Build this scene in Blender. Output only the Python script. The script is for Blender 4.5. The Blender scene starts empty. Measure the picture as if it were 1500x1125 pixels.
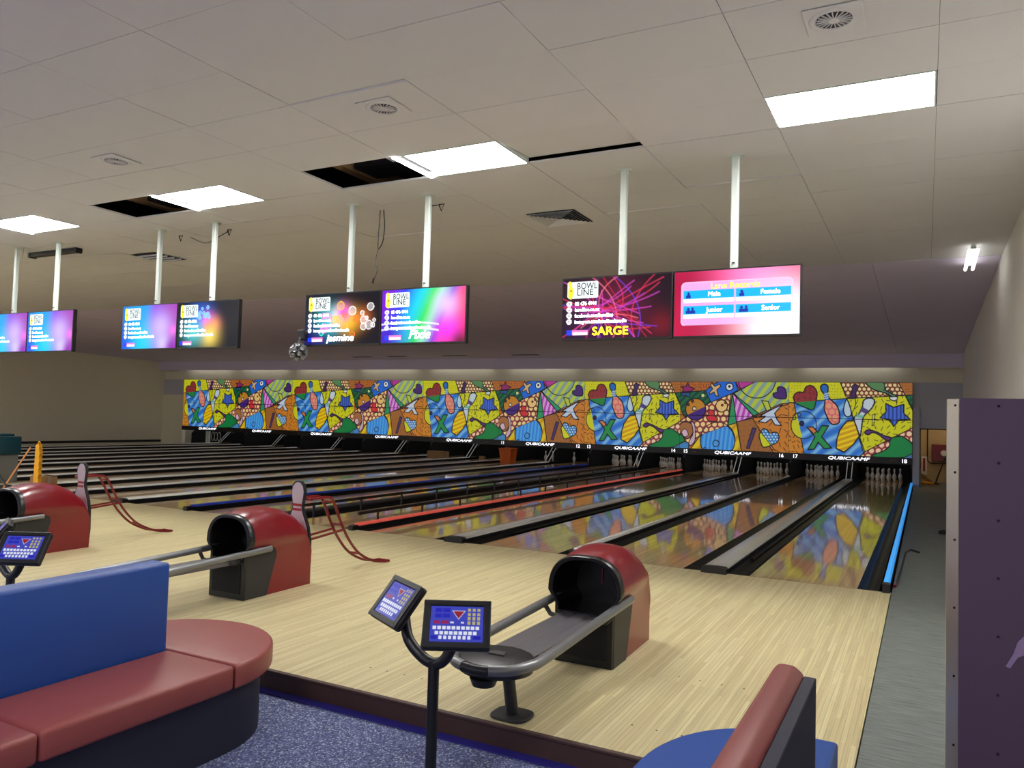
import bpy, bmesh, math, random
import numpy as np
from mathutils import Vector, Matrix

random.seed(7)
scene = bpy.context.scene
col = scene.collection

# ------------------------------------------------------------------ camera
FPX, YAW, PITCH, ROLL = 1144.3, 0.4873, 0.0420, 0.0289
CAM = Vector((0.594, -8.628, 1.622))
fw = Vector((-math.sin(YAW) * math.cos(PITCH), math.cos(YAW) * math.cos(PITCH), math.sin(PITCH)))
r0 = Vector((math.cos(YAW), math.sin(YAW), 0))
u0 = r0.cross(fw)
rr = r0 * math.cos(ROLL) + u0 * math.sin(ROLL)
uu = -r0 * math.sin(ROLL) + u0 * math.cos(ROLL)
cd = bpy.data.cameras.new('camera')
cd.sensor_width = 36.0
cd.lens = FPX / 1500.0 * 36.0
cd.clip_start = 0.05
cd.clip_end = 200
cam = bpy.data.objects.new('camera', cd)
m = Matrix.Identity(4)
for i in range(3):
    m[i][0], m[i][1], m[i][2], m[i][3] = rr[i], uu[i], -fw[i], CAM[i]
cam.matrix_world = m
col.objects.link(cam)
scene.camera = cam

# ------------------------------------------------------------------ world and exposure
wd = bpy.data.worlds.new('world')
scene.world = wd
wd.use_nodes = True
wd.node_tree.nodes['Background'].inputs[0].default_value = (0.545, 0.535, 0.55, 1)
wd.node_tree.nodes['Background'].inputs[1].default_value = 1.3
vs = scene.view_settings
vs.view_transform = 'Standard'
vs.look = 'None'
vs.gamma = 1
vs.use_curve_mapping = False
vs.exposure = 0.25
TROFFER = 36.0       # ceiling panel strength
MASKTUBE = 2.5      # tubes hidden above the masking
PINLIGHT = 1.0      # tubes over the pin decks
BLUEFILL = 30.0     # made-up blue fill lamps over the concourse

# ------------------------------------------------------------------ helpers
def lin(c):
    return tuple((x / 12.92 if x <= 0.04045 else ((x + 0.055) / 1.055) ** 2.4) for x in c)

def S(r, g, b):
    return lin((r / 255., g / 255., b / 255.))

MATS = {}
def mat(name, c, rough=0.5, metal=0.0, var=0.08, scale=8.0, bump=0.0, bscale=60.0, emit=0.0, coat=0.0, spec=0.5, emitc=None):
    if name in MATS:
        return MATS[name]
    M = bpy.data.materials.new(name)
    M.use_nodes = True
    nt = M.node_tree
    b = nt.nodes['Principled BSDF']
    b.inputs['Roughness'].default_value = rough
    b.inputs['Metallic'].default_value = metal
    b.inputs['Specular IOR Level'].default_value = spec
    b.inputs['Coat Weight'].default_value = coat
    b.inputs['Coat Roughness'].default_value = 0.06
    tc = nt.nodes.new('ShaderNodeTexCoord')
    nz = nt.nodes.new('ShaderNodeTexNoise')
    nz.inputs['Scale'].default_value = scale
    nz.inputs['Detail'].default_value = 3
    nt.links.new(tc.outputs['Object'], nz.inputs['Vector'])
    mx = nt.nodes.new('ShaderNodeMix')
    mx.data_type = 'RGBA'
    mx.inputs[6].default_value = (*[x * (1 - var) for x in c], 1)
    mx.inputs[7].default_value = (*[min(1, x * (1 + var)) for x in c], 1)
    nt.links.new(nz.outputs[0], mx.inputs[0])
    nt.links.new(mx.outputs[2], b.inputs['Base Color'])
    if bump:
        n2 = nt.nodes.new('ShaderNodeTexNoise')
        n2.inputs['Scale'].default_value = bscale
        nt.links.new(tc.outputs['Object'], n2.inputs['Vector'])
        bp = nt.nodes.new('ShaderNodeBump')
        bp.inputs['Strength'].default_value = bump
        bp.inputs['Distance'].default_value = 0.01
        nt.links.new(n2.outputs[0], bp.inputs['Height'])
        nt.links.new(bp.outputs[0], b.inputs['Normal'])
    if emit:
        b.inputs['Emission Color'].default_value = (*(emitc or c), 1)
        b.inputs['Emission Strength'].default_value = emit
    MATS[name] = M
    return M

def vcol_mat(name, emit=0.0, rough=0.35, base=1.0):
    M = bpy.data.materials.new(name)
    M.use_nodes = True
    nt = M.node_tree
    b = nt.nodes['Principled BSDF']
    a = nt.nodes.new('ShaderNodeAttribute')
    a.attribute_name = 'print'
    b.inputs['Roughness'].default_value = rough
    if emit:
        b.inputs['Base Color'].default_value = (0.01, 0.01, 0.01, 1)
        nt.links.new(a.outputs['Color'], b.inputs['Emission Color'])
        b.inputs['Emission Strength'].default_value = emit
    else:
        nt.links.new(a.outputs['Color'], b.inputs['Base Color'])
    return M

def plank_mat(name, c1, c2, cm, width, length, rough, along='Y', coat=0.0, fine=0.35):
    """long narrow boards running along one axis, fixed to object space"""
    M = bpy.data.materials.new(name)
    M.use_nodes = True
    nt = M.node_tree
    L = nt.links.new
    b = nt.nodes['Principled BSDF']
    tc = nt.nodes.new('ShaderNodeTexCoord')
    sp = nt.nodes.new('ShaderNodeSeparateXYZ')
    L(tc.outputs['Object'], sp.inputs[0])
    cb = nt.nodes.new('ShaderNodeCombineXYZ')
    L(sp.outputs['Y' if along == 'Y' else 'X'], cb.inputs[0])
    L(sp.outputs['X' if along == 'Y' else 'Y'], cb.inputs[1])
    br = nt.nodes.new('ShaderNodeTexBrick')
    br.offset = 0.37
    br.offset_frequency = 2
    br.squash_frequency = 3
    br.squash = 1.3
    br.inputs['Color1'].default_value = (*c1, 1)
    br.inputs['Color2'].default_value = (*c2, 1)
    br.inputs['Mortar'].default_value = (*cm, 1)
    br.inputs['Scale'].default_value = 1
    br.inputs['Mortar Size'].default_value = 0.0012
    br.inputs['Mortar Smooth'].default_value = 0.3
    br.inputs['Bias'].default_value = -0.1
    br.inputs['Brick Width'].default_value = length
    br.inputs['Row Height'].default_value = width
    L(cb.outputs[0], br.inputs['Vector'])
    mp = nt.nodes.new('ShaderNodeMapping')
    mp.inputs['Scale'].default_value = (2.0, 90, 1)
    L(cb.outputs[0], mp.inputs['Vector'])
    nz = nt.nodes.new('ShaderNodeTexNoise')
    nz.inputs['Scale'].default_value = 1.0
    nz.inputs['Detail'].default_value = 5
    L(mp.outputs[0], nz.inputs['Vector'])
    rm = nt.nodes.new('ShaderNodeMapRange')
    rm.inputs[1].default_value = 0.25
    rm.inputs[2].default_value = 0.75
    rm.inputs[3].default_value = 1 - fine
    rm.inputs[4].default_value = 1 + fine * 0.5
    L(nz.outputs[0], rm.inputs[0])
    mu = nt.nodes.new('ShaderNodeMix')
    mu.data_type = 'RGBA'
    mu.blend_type = 'MULTIPLY'
    mu.inputs[0].default_value = 1
    L(br.outputs[0], mu.inputs[6])
    L(rm.outputs[0], mu.inputs[7])
    L(mu.outputs[2], b.inputs['Base Color'])
    b.inputs['Roughness'].default_value = rough
    b.inputs['Coat Weight'].default_value = coat
    b.inputs['Coat Roughness'].default_value = 0.05
    return M

def mesh(name, v, f, ma, parent=None, smooth=False, loc=None):
    me = bpy.data.meshes.new(name)
    me.from_pydata([tuple(p) for p in v], [], f)
    me.validate()
    return mobj(name, me, ma, parent, smooth, loc)

def fixn(me):
    bm = bmesh.new()
    bm.from_mesh(me)
    bmesh.ops.recalc_face_normals(bm, faces=bm.faces)
    bm.to_mesh(me)
    bm.free()

def mobj(name, me, ma, parent=None, smooth=False, loc=None):
    if ma is not None and not me.materials:
        me.materials.append(ma)
    if smooth:
        me.polygons.foreach_set('use_smooth', [True] * len(me.polygons))
        try:
            me.set_sharp_from_angle(angle=math.radians(40))
        except Exception:
            pass
    o = bpy.data.objects.new(name, me)
    col.objects.link(o)
    if parent is not None:
        o.parent = parent
    if loc is not None:
        o.location = loc
    return o

def boxmesh(name, lo, hi, bev=0.0, seg=1):
    bm = bmesh.new()
    bmesh.ops.create_cube(bm, size=1)
    for v in bm.verts:
        v.co = Vector([(lo[i] + hi[i]) / 2 + v.co[i] * (hi[i] - lo[i]) for i in range(3)])
    if bev:
        bmesh.ops.bevel(bm, geom=bm.edges[:], offset=bev, segments=seg, affect='EDGES', profile=0.5)
    me = bpy.data.meshes.new(name)
    bm.to_mesh(me)
    bm.free()
    return me

def box(name, lo, hi, ma, parent=None, bev=0.0, seg=1, loc=None):
    return mobj(name, boxmesh(name, lo, hi, bev, seg), ma, parent, bev > 0 and seg > 1, loc)

def prism(name, pts, axis, a, b, ma, parent=None, bev=0.0, seg=2, smooth=True, loc=None):
    """outline pts in the two other axes, extruded along axis from a to b"""
    bm = bmesh.new()
    def P(p, t):
        q = list(p)
        q.insert(axis, t)
        return Vector(q)
    v0 = [bm.verts.new(P(p, a)) for p in pts]
    v1 = [bm.verts.new(P(p, b)) for p in pts]
    n = len(pts)
    f0 = bm.faces.new(v0)
    f1 = bm.faces.new(v1[::-1])
    for i in range(n):
        bm.faces.new((v0[i], v1[i], v1[(i + 1) % n], v0[(i + 1) % n]))
    bmesh.ops.recalc_face_normals(bm, faces=bm.faces)
    if bev:
        ed = [e for e in bm.edges if e in f0.edges or e in f1.edges] if len(pts) > 8 else bm.edges[:]
        bmesh.ops.bevel(bm, geom=ed, offset=bev, segments=seg, affect='EDGES', profile=0.5)
    me = bpy.data.meshes.new(name)
    bm.to_mesh(me)
    bm.free()
    return mobj(name, me, ma, parent, smooth, loc)

def spline(pts, n=8, closed=False):
    P = [Vector(p) for p in pts]
    out = []
    N = len(P)
    rng = range(N) if closed else range(N - 1)
    for i in rng:
        p1, p2 = P[i], P[(i + 1) % N]
        p0 = P[i - 1] if (closed or i > 0) else p1 * 2 - p2
        p3 = P[(i + 2) % N] if (closed or i + 2 < N) else p2 * 2 - p1
        for k in range(n):
            t = k / n
            out.append(0.5 * ((2 * p1) + (p2 - p0) * t + (2 * p0 - 5 * p1 + 4 * p2 - p3) * t * t + (3 * p1 - p0 - 3 * p2 + p3) * t ** 3))
    if not closed:
        out.append(P[-1])
    return out

def tubemesh(name, pts, r, seg=10, cap=True):
    P = [Vector(p) for p in pts]
    n = len(P)
    R = r if isinstance(r, (list, tuple)) else [r] * n
    T = []
    for i in range(n):
        t = (P[min(i + 1, n - 1)] - P[max(i - 1, 0)])
        T.append(t.normalized())
    up = Vector((0, 0, 1)) if abs(T[0].z) < 0.9 else Vector((1, 0, 0))
    nrm = (up - T[0] * up.dot(T[0])).normalized()
    v, f = [], []
    for i in range(n):
        nrm = (nrm - T[i] * nrm.dot(T[i])).normalized()
        bi = T[i].cross(nrm)
        for k in range(seg):
            a = 2 * math.pi * k / seg
            v.append(P[i] + (nrm * math.cos(a) + bi * math.sin(a)) * R[i])
    for i in range(n - 1):
        for k in range(seg):
            a, b = i * seg + k, i * seg + (k + 1) % seg
            f.append((a, b, b + seg, a + seg))
    if cap:
        f.append(tuple(range(seg))[::-1])
        f.append(tuple((n - 1) * seg + k for k in range(seg)))
    me = bpy.data.meshes.new(name)
    me.from_pydata([tuple(p) for p in v], [], f)
    fixn(me)
    return me

def tube(name, pts, r, ma, parent=None, seg=10, loc=None):
    return mobj(name, tubemesh(name, pts, r, seg), ma, parent, True, loc)

def lathemesh(name, prof, seg=14):
    v, f = [], []
    n = len(prof)
    for (r, z) in prof:
        for k in range(seg):
            a = 2 * math.pi * k / seg
            v.append((r * math.cos(a), r * math.sin(a), z))
    for i in range(n - 1):
        for k in range(seg):
            a, b = i * seg + k, i * seg + (k + 1) % seg
            f.append((a, b, b + seg, a + seg))
    f.append(tuple(range(seg))[::-1])
    f.append(tuple((n - 1) * seg + k for k in range(seg)))
    me = bpy.data.meshes.new(name)
    me.from_pydata(v, [], f)
    fixn(me)
    return me

def lathe(name, prof, ma, parent=None, seg=14, loc=None):
    return mobj(name, lathemesh(name, prof, seg), ma, parent, True, loc)

USED = set()
def thing(name, label, cat, loc=(0, 0, 0), group=None, rz=0.0):
    o = bpy.data.objects.new(name, None)
    o.empty_display_size = 0.1
    col.objects.link(o)
    o.location = loc
    o.rotation_euler = (0, 0, rz)
    return tag(o, label, cat, group)

def tag(o, label, cat, group=None):
    o['label'] = label
    o['category'] = cat
    if group:
        o['group'] = group
    return o

def struct(o):
    o['kind'] = 'structure'
    return o

TXT = {}
def text(name, s, size, ma, parent, loc, width=None, off=0.0, shear=0.0, align='LEFT', rot=None, stretch=None):
    """flat lettering in the XZ plane, reading along +X, facing -Y"""
    key = (s, off, shear, align)
    if key not in TXT:
        cu = bpy.data.curves.new('lettering', 'FONT')
        cu.body = s
        cu.size = 1
        cu.shear = shear
        cu.align_x = align
        cu.resolution_u = 3
        ob = bpy.data.objects.new('lettering_source', cu)
        col.objects.link(ob)
        bpy.context.view_layer.update()
        me = bpy.data.meshes.new_from_object(ob.evaluated_get(bpy.context.evaluated_depsgraph_get()))
        bpy.data.objects.remove(ob)
        me.materials.clear()
        for v in me.vertices:
            v.co = Vector((v.co.x, 0, v.co.y))
        if off:
            vv = [v.co.copy() for v in me.vertices]
            ff = [tuple(p.vertices) for p in me.polygons]
            V2, F2 = [], []
            for dx, dz in ((-off, 0), (off, 0), (0, off), (0, -off)):
                b = len(V2)
                V2 += [(v.x + dx, 0, v.z + dz) for v in vv]
                F2 += [tuple(i + b for i in f) for f in ff]
            me = bpy.data.meshes.new('lettering')
            me.from_pydata(V2, [], F2)
        TXT[key] = me
    me = TXT[key].copy()
    xs = [v.co.x for v in me.vertices] or [0, 1]
    w = max(xs) - min(xs)
    sx = size if width is None else width / w
    for v in me.vertices:
        v.co = Vector((v.co.x * sx, 0, v.co.z * size))
    return mobj(name, me, ma, parent, False, loc)

def gridprint(name, img, x0, x1, z0, z1, y, ma, parent, thick=None):
    """flat print: a fine grid in the XZ plane, one colour per point; img[row from top][col] in linear rgb"""
    h, w = img.shape[:2]
    xs = np.linspace(x0, x1, w)
    zs = np.linspace(z1, z0, h)
    X, Z = np.meshgrid(xs, zs)
    V = np.stack([X, np.full_like(X, y), Z], -1).reshape(-1, 3)
    i = np.arange(h * w).reshape(h, w)
    F = np.stack([i[:-1, :-1], i[1:, :-1], i[1:, 1:], i[:-1, 1:]], -1).reshape(-1, 4)
    me = bpy.data.meshes.new(name)
    me.vertices.add(len(V))
    me.vertices.foreach_set('co', V.ravel())
    me.loops.add(F.size)
    me.loops.foreach_set('vertex_index', F.ravel())
    me.polygons.add(len(F))
    me.polygons.foreach_set('loop_start', np.arange(0, F.size, 4))
    me.polygons.foreach_set('loop_total', np.full(len(F), 4))
    me.update(calc_edges=True)
    at = me.color_attributes.new('print', 'FLOAT_COLOR', 'POINT')
    c = np.ones((h * w, 4), np.float32)
    c[:, :3] = img.reshape(-1, 3)
    at.data.foreach_set('color', c.ravel())
    me.materials.append(ma)
    return me

# ------------------------------------------------------------------ materials
m_tile = mat('ceiling_tile_white', S(217, 216, 216), 0.9, var=0.03, scale=2.0, bump=0.15, bscale=180)
m_plenum = mat('dark_plenum', S(40, 36, 34), 0.95)
m_soffit = mat('soffit_mauve', S(228, 219, 240), 0.9, var=0.05, scale=1.2)
m_wall = mat('painted_wall', S(244, 237, 210), 0.85, var=0.03, scale=1.5)
m_wallgrey = mat('grey_wall', S(205, 205, 214), 0.85, var=0.03, scale=1.5)
m_carpet = None
m_black = mat('black_plastic', S(22, 22, 25), 0.38, var=0.2)
m_blackmat = mat('black_matte', S(14, 14, 16), 0.8, var=0.2)
m_darkgrey = mat('charcoal_plastic', S(40, 40, 42), 0.5, var=0.1)
m_red = mat('red_fibreglass', S(120, 12, 26), 0.3, var=0.06, scale=3, coat=0.3)
m_redtube = mat('red_tube', S(108, 12, 20), 0.3, var=0.05)
m_silver = mat('silver_rail', S(128, 130, 132), 0.36, 0.6, var=0.04)
m_tray = mat('grey_tray', S(112, 108, 114), 0.38, 0.4, var=0.05)
m_cap = mat('aluminium_capping', S(215, 215, 210), 0.22, 0.3, var=0.05, scale=2)
m_gutter = mat('dark_gutter', S(15, 15, 17), 0.4, var=0.15, spec=0.25)
m_whiterail = mat('white_rail', S(245, 246, 242), 0.2, var=0.03)
m_whitecap = mat('white_capping', S(245, 246, 238), 0.25, var=0.04, scale=2)
m_bluerail = mat('blue_led_rail', S(44, 66, 158), 0.22, var=0.02, emit=0.05, emitc=S(50, 80, 220))
m_cyanrail = mat('cyan_led_rail', S(60, 165, 230), 0.25, var=0.02, emit=0.6, emitc=S(40, 150, 240))
m_redrail = mat('red_led_rail', S(215, 90, 78), 0.25, var=0.02, emit=0.3, emitc=S(228, 90, 76))
m_pole = mat('white_pole', S(205, 215, 208), 0.45, var=0.03)
m_blue = mat('blue_vinyl', S(24, 76, 160), 0.42, var=0.04, scale=4, bump=0.12, bscale=350)
m_maroon = mat('maroon_vinyl', S(150, 74, 70), 0.42, var=0.05, scale=4, bump=0.12, bscale=350)
m_navy = mat('navy_plinth', S(30, 32, 52), 0.7, var=0.08)
m_riser = mat('brown_riser', S(72, 48, 42), 0.55, var=0.15, scale=12)
m_white = mat('white_print', S(245, 245, 245), 0.5, var=0.0)
m_whiteglow = mat('white_logo', S(240, 240, 245), 0.5, var=0.0, emit=0.35, emitc=(1, 1, 1))
m_reddot = mat('red_indicator', S(150, 40, 40), 0.5, var=0.0)
m_pin = mat('pin_white', S(230, 226, 215), 0.3, var=0.03)
m_pinred = mat('pin_red', S(170, 25, 30), 0.35, var=0.03)
m_purple = mat('purple_panel', S(84, 64, 88), 0.65, var=0.06, scale=2)
m_trim = mat('metal_edge_trim', S(208, 198, 180), 0.28, 0.9, var=0.05)
m_cream = mat('cream_wall', S(205, 185, 150), 0.85, var=0.05)
m_card = mat('cardboard', S(160, 125, 85), 0.85, var=0.1)
m_orange = mat('orange_plastic', S(225, 105, 20), 0.45, var=0.05)
m_yellow = mat('yellow_paint', S(225, 160, 20), 0.45, var=0.1)
m_teal = mat('teal_case', S(18, 62, 74), 0.4, var=0.05)
m_art = vcol_mat('masking_print', 0.0, 0.3)
artn = m_art.node_tree
artb = artn.nodes['Principled BSDF']
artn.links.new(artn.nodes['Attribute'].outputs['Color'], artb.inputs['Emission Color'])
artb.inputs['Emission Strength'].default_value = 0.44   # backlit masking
m_screen = vcol_mat('display_picture', 1.25, 0.2)
m_screen.node_tree.nodes['Principled BSDF'].inputs['Specular IOR Level'].default_value = 0.1
m_key = vcol_mat('keypad_picture', 0.7, 0.2)
m_glowpanel = mat('lit_diffuser', S(255, 252, 240), 0.6, var=0.0, emit=TROFFER, emitc=(1.0, 0.985, 0.945))
m_tubeglow = mat('lit_tube', S(255, 255, 250), 0.6, var=0.0, emit=MASKTUBE, emitc=(1.0, 0.98, 0.93))

def lino_mat():
    M = bpy.data.materials.new('grey_lino')
    M.use_nodes = True
    nt = M.node_tree
    L = nt.links.new
    b = nt.nodes['Principled BSDF']
    tc = nt.nodes.new('ShaderNodeTexCoord')
    mp = nt.nodes.new('ShaderNodeMapping')
    mp.inputs['Scale'].default_value = (5, 60, 1)
    nz = nt.nodes.new('ShaderNodeTexNoise')
    nz.inputs['Scale'].default_value = 1
    nz.inputs['Detail'].default_value = 6
    cr = nt.nodes.new('ShaderNodeValToRGB')
    cr.color_ramp.elements[0].position = 0.32
    cr.color_ramp.elements[0].color = (*S(88, 94, 92), 1)
    cr.color_ramp.elements[1].position = 0.62
    cr.color_ramp.elements[1].color = (*S(118, 124, 120), 1)
    L(tc.outputs['Object'], mp.inputs[0])
    L(mp.outputs[0], nz.inputs['Vector'])
    L(nz.outputs[0], cr.inputs[0])
    L(cr.outputs[0], b.inputs['Base Color'])
    b.inputs['Roughness'].default_value = 0.55
    return M

def carpet_mat():
    M = bpy.data.materials.new('speckled_blue_carpet')
    M.use_nodes = True
    nt = M.node_tree
    L = nt.links.new
    b = nt.nodes['Principled BSDF']
    tc = nt.nodes.new('ShaderNodeTexCoord')
    vo = nt.nodes.new('ShaderNodeTexVoronoi')
    vo.inputs['Scale'].default_value = 130
    cr = nt.nodes.new('ShaderNodeValToRGB')
    cr.color_ramp.interpolation = 'CONSTANT'
    e = cr.color_ramp.elements
    e[0].color = (*S(72, 78, 116), 1)
    e[1].position = 0.45
    e[1].color = (*S(102, 110, 152), 1)
    x = e.new(0.78)
    x.color = (*S(160, 168, 190), 1)
    x = e.new(0.9)
    x.color = (*S(52, 56, 92), 1)
    sp = nt.nodes.new('ShaderNodeSeparateColor')
    L(tc.outputs['Object'], vo.inputs['Vector'])
    L(vo.outputs['Color'], sp.inputs[0])
    L(sp.outputs[0], cr.inputs[0])
    L(cr.outputs[0], b.inputs['Base Color'])
    b.inputs['Roughness'].default_value = 0.95
    return M

m_lino = lino_mat()
m_carpet = carpet_mat()
m_appr = plank_mat('approach_maple', S(217, 205, 160), S(196, 180, 136), S(170, 154, 112), 0.027, 1.25, 0.42, coat=0.12, fine=0.2)
m_lane = plank_mat('lane_maple', S(208, 172, 120), S(164, 126, 82), S(112, 84, 56), 0.027, 2.2, 0.3, coat=0.9, fine=0.25)

# ------------------------------------------------------------------ room dimensions
W, G1, G2 = 1.0541, 0.718, 0.479
PW = 2 * W + G1 + G2
XR, XL = 1.5, -30.9
ZC = 4.0
CARPET = -0.12
YA = -4.92            # front of the approach
YC = 3.70             # end of the flat ceiling
YM = 16.0             # masking plane
ZT, ZM, ZB = 2.902, 1.84, 0.786
MXR = 0.275
YB = -12.0
ORD = ['', 'first', 'second', 'third', 'fourth', 'fifth', 'sixth', 'seventh', 'eighth', 'ninth', 'tenth', 'eleventh', 'twelfth']
WORD = ['', 'one', 'two', 'three', 'four', 'five', 'six', 'seven', 'eight', 'nine', 'ten', 'eleven', 'twelve', 'thirteen', 'fourteen', 'fifteen', 'sixteen', 'seventeen', 'eighteen']
lane_x = {}
x = 0.0
for l in range(18, 0, -1):
    lane_x[l] = (x - W, x)
    x -= W + (G1 if l % 2 == 0 else G2)

# ------------------------------------------------------------------ setting
struct(box('floor', (XL, YB, CARPET - 0.1), (XR, YA + 0.02, CARPET), m_carpet))
ap = struct(box('floor_approach', (XL, YA, CARPET - 0.1), (0.305, 0.0, 0.0), m_appr))
rs = box('riser_board', (XL, YA - 0.018, CARPET - 0.02), (0.305, YA, -0.012), m_riser, ap)
box('nosing_strip', (XL, YA - 0.03, -0.014), (0.305, YA + 0.004, 0.0015), m_riser, ap, 0.003)
strip = box('riser_foot_strip', (XL, YA - 0.085, CARPET), (0.305, YA - 0.018, CARPET + 0.006), mat('deep_blue_strip', S(44, 38, 140), 0.7, var=0.05))  # deep blue strip on the floor along the foot of the riser
strip.parent = ap
dotm = lathemesh('guide_dot', [(0.007, 0.0), (0.006, 0.0008)], 8)
for gx, gy in [(-2.523 + .132 * i, -4.56) for i in range(4)] + [(-0.778 + .135 * i, -4.56) for i in range(3)] + [(-0.782 + .135 * i, -3.646) for i in range(4)]:
    mobj('guide_dot', dotm, m_black, ap, loc=(gx, gy, 0.0))
struct(box('floor_walkway', (0.312, YA, CARPET - 0.1), (XR, 19.6, -0.004), m_lino))
struct(box('floor_under_lanes', (XL, 0.0, -0.4), (0.312, 19.6, -0.13), m_blackmat))
struct(box('wall_right', (XR, YB, -0.4), (XR + 0.15, 19.6, 4.8), mat('pale_grey_wall', S(234, 231, 226), 0.85, var=0.03, scale=1.5)))
struct(box('wall_left', (XL - 0.15, YB, -0.4), (XL, 19.6, 4.8), m_wall))
wb = struct(box('wall_back', (XL, YM + 0.09, 2.2), (XR, YM + 0.2, 4.8), m_wallgrey))
box('wall_end_strip', (0.285, YM + 0.02, -0.1), (0.46, YM + 0.2, 2.2), m_wallgrey, wb)
box('wall_over_door', (0.46, YM + 0.09, 1.6), (XR, YM + 0.2, 2.2), m_wallgrey, wb)
box('wall_beside_door', (1.22, YM + 0.09, -0.1), (XR, YM + 0.2, 1.6), m_wallgrey, wb)
box('wall_left_end_strip', (XL, YM + 0.02, -0.1), (MXR - 9 * PW - 0.02, YM + 0.2, 2.2), m_wall, wb)
box('wall_band', (XL, YM + 0.06, ZT + 0.01), (XR, YM + 0.09, 3.7), m_wall, wb)
dr = struct(box('door_1', (0.46, YM + 0.05, 0.0), (0.485, YM + 0.22, 1.63), m_blackmat))
box('door_head', (0.485, YM + 0.05, 1.6), (1.22, YM + 0.22, 1.63), m_blackmat, dr)
struct(box('wall_store_back', (0.3, 18.6, -0.1), (XR, 18.75, 4.8), m_cream))
struct(box('wall_store_side', (0.3, YM + 0.2, -0.1), (0.36, 18.6, 4.8), m_cream))
struct(box('ceiling_store', (0.3, YM + 0.2, 2.9), (XR, 18.6, 3.0), m_cream))
struct(box('wall_pit_back', (XL, 19.5, -0.4), (0.3, 19.6, 4.8), m_blackmat))
struct(box('baseboard_left', (XL, YB, 0.0), (XL + 0.02, YM, 0.1), m_darkgrey))

# ceiling slab and tiles
ce = struct(box('ceiling', (XL, -11.4, 4.75), (XR, YM + 0.2, 4.85), m_plenum))
TX, TY = 1.117, 0.655
X0, Y0 = 0.655, -2.85
lightcols = {0: 0, 3: 1, 6: 2, 9: 3}
gap = 0.0025
tilemesh = boxmesh('ceiling_tile', (-TX + gap, gap, 0), (-gap, TY - gap, 0.018))
tilemesh.materials.append(m_tile)
edgemesh = boxmesh('ceiling_tile', (0, gap, 0), (XR - X0 - gap, TY - gap, 0.018))
edgemesh.materials.append(m_tile)
farV, farF = [], []
def far_tile(x0, x1, y0, y1, z):
    b = len(farV)
    for zz in (z, z + 0.018):
        farV.extend([(x0, y0, zz), (x1, y0, zz), (x1, y1, zz), (x0, y1, zz)])
    farF.extend([tuple(b + q for q in f) for f in ((3, 2, 1, 0), (4, 5, 6, 7), (0, 1, 5, 4), (1, 2, 6, 5), (2, 3, 7, 6), (3, 0, 4, 7))])
# k: column index going left from X0 ; j: row index
holes = {(4, 0), (7, 0)}
lights = {(0 + 3 * q, 0) for q in range(10)}
lights = {(3 * q + 0, 0) for q in range(10)}
for j in range(-13, 10):
    for k in range(-1, 29):
        if (k, j) in holes or (k, j) in lights:
            continue
        z = ZC + random.uniform(-0.0015, 0.0015)
        y = Y0 + j * TY
        if k == -1:
            xx0, xx1 = X0, XR
        else:
            xx0, xx1 = X0 - (k + 1) * TX, X0 - k * TX
        xx0 = max(xx0, XL)
        if j >= -5 and k <= 12:
            if k == -1:
                t = bpy.data.objects.new('ceiling_tile', edgemesh)
                t.location = (X0, y, z)
            else:
                t = bpy.data.objects.new('ceiling_tile', tilemesh)
                t.location = (X0 - k * TX, y, z)
                if (k, j) == (2, 0):          # pushed up along its far edge
                    t.location.z += 0.004
                    t.rotation_euler = (math.radians(4.2), 0, 0)
                elif (k, j) == (3, -3):
                    t.location.z += 0.008
                    t.rotation_euler = (math.radians(0.6), math.radians(-0.3), 0)
                elif (k, j) == (-1, 2) or (k, j) == (1, 2) or (k, j) == (2, 3) or (k, j) == (5, 3) or (k, j) == (9, 3):
                    t.rotation_euler = (math.radians(0.9), 0, 0)
            col.objects.link(t)
            t.parent = ce
        else:
            far_tile(xx0 + gap, xx1 - gap, y + gap, y + TY - gap, z)
ft = mesh('far_ceiling_tiles', farV, farF, m_tile, ce)
ft['kind'] = 'stuff'
box('ceiling_edge', (XL, YC - 0.03, ZC + 0.02), (XR, YC, 4.75), m_plenum, ce)
# plenum contents above the two open tiles
for (k, n) in ((4, 0), (7, 1)):
    cx = X0 - (k + 0.5) * TX
    box('duct', (cx - 0.5, Y0 + 0.75, ZC + 0.25), (cx + 0.9, Y0 + 1.15, ZC + 0.6), m_darkgrey, ce)
    box('timber_joist', (cx - 0.62, Y0 - 0.6, ZC + 0.22), (cx - 0.5, Y0 + 2, ZC + 0.4), m_card, ce)
    box('junction_box', (cx + 0.12, Y0 + 0.5, ZC + 0.2), (cx + 0.28, Y0 + 0.62, ZC + 0.32), m_wallgrey, ce)

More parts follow.
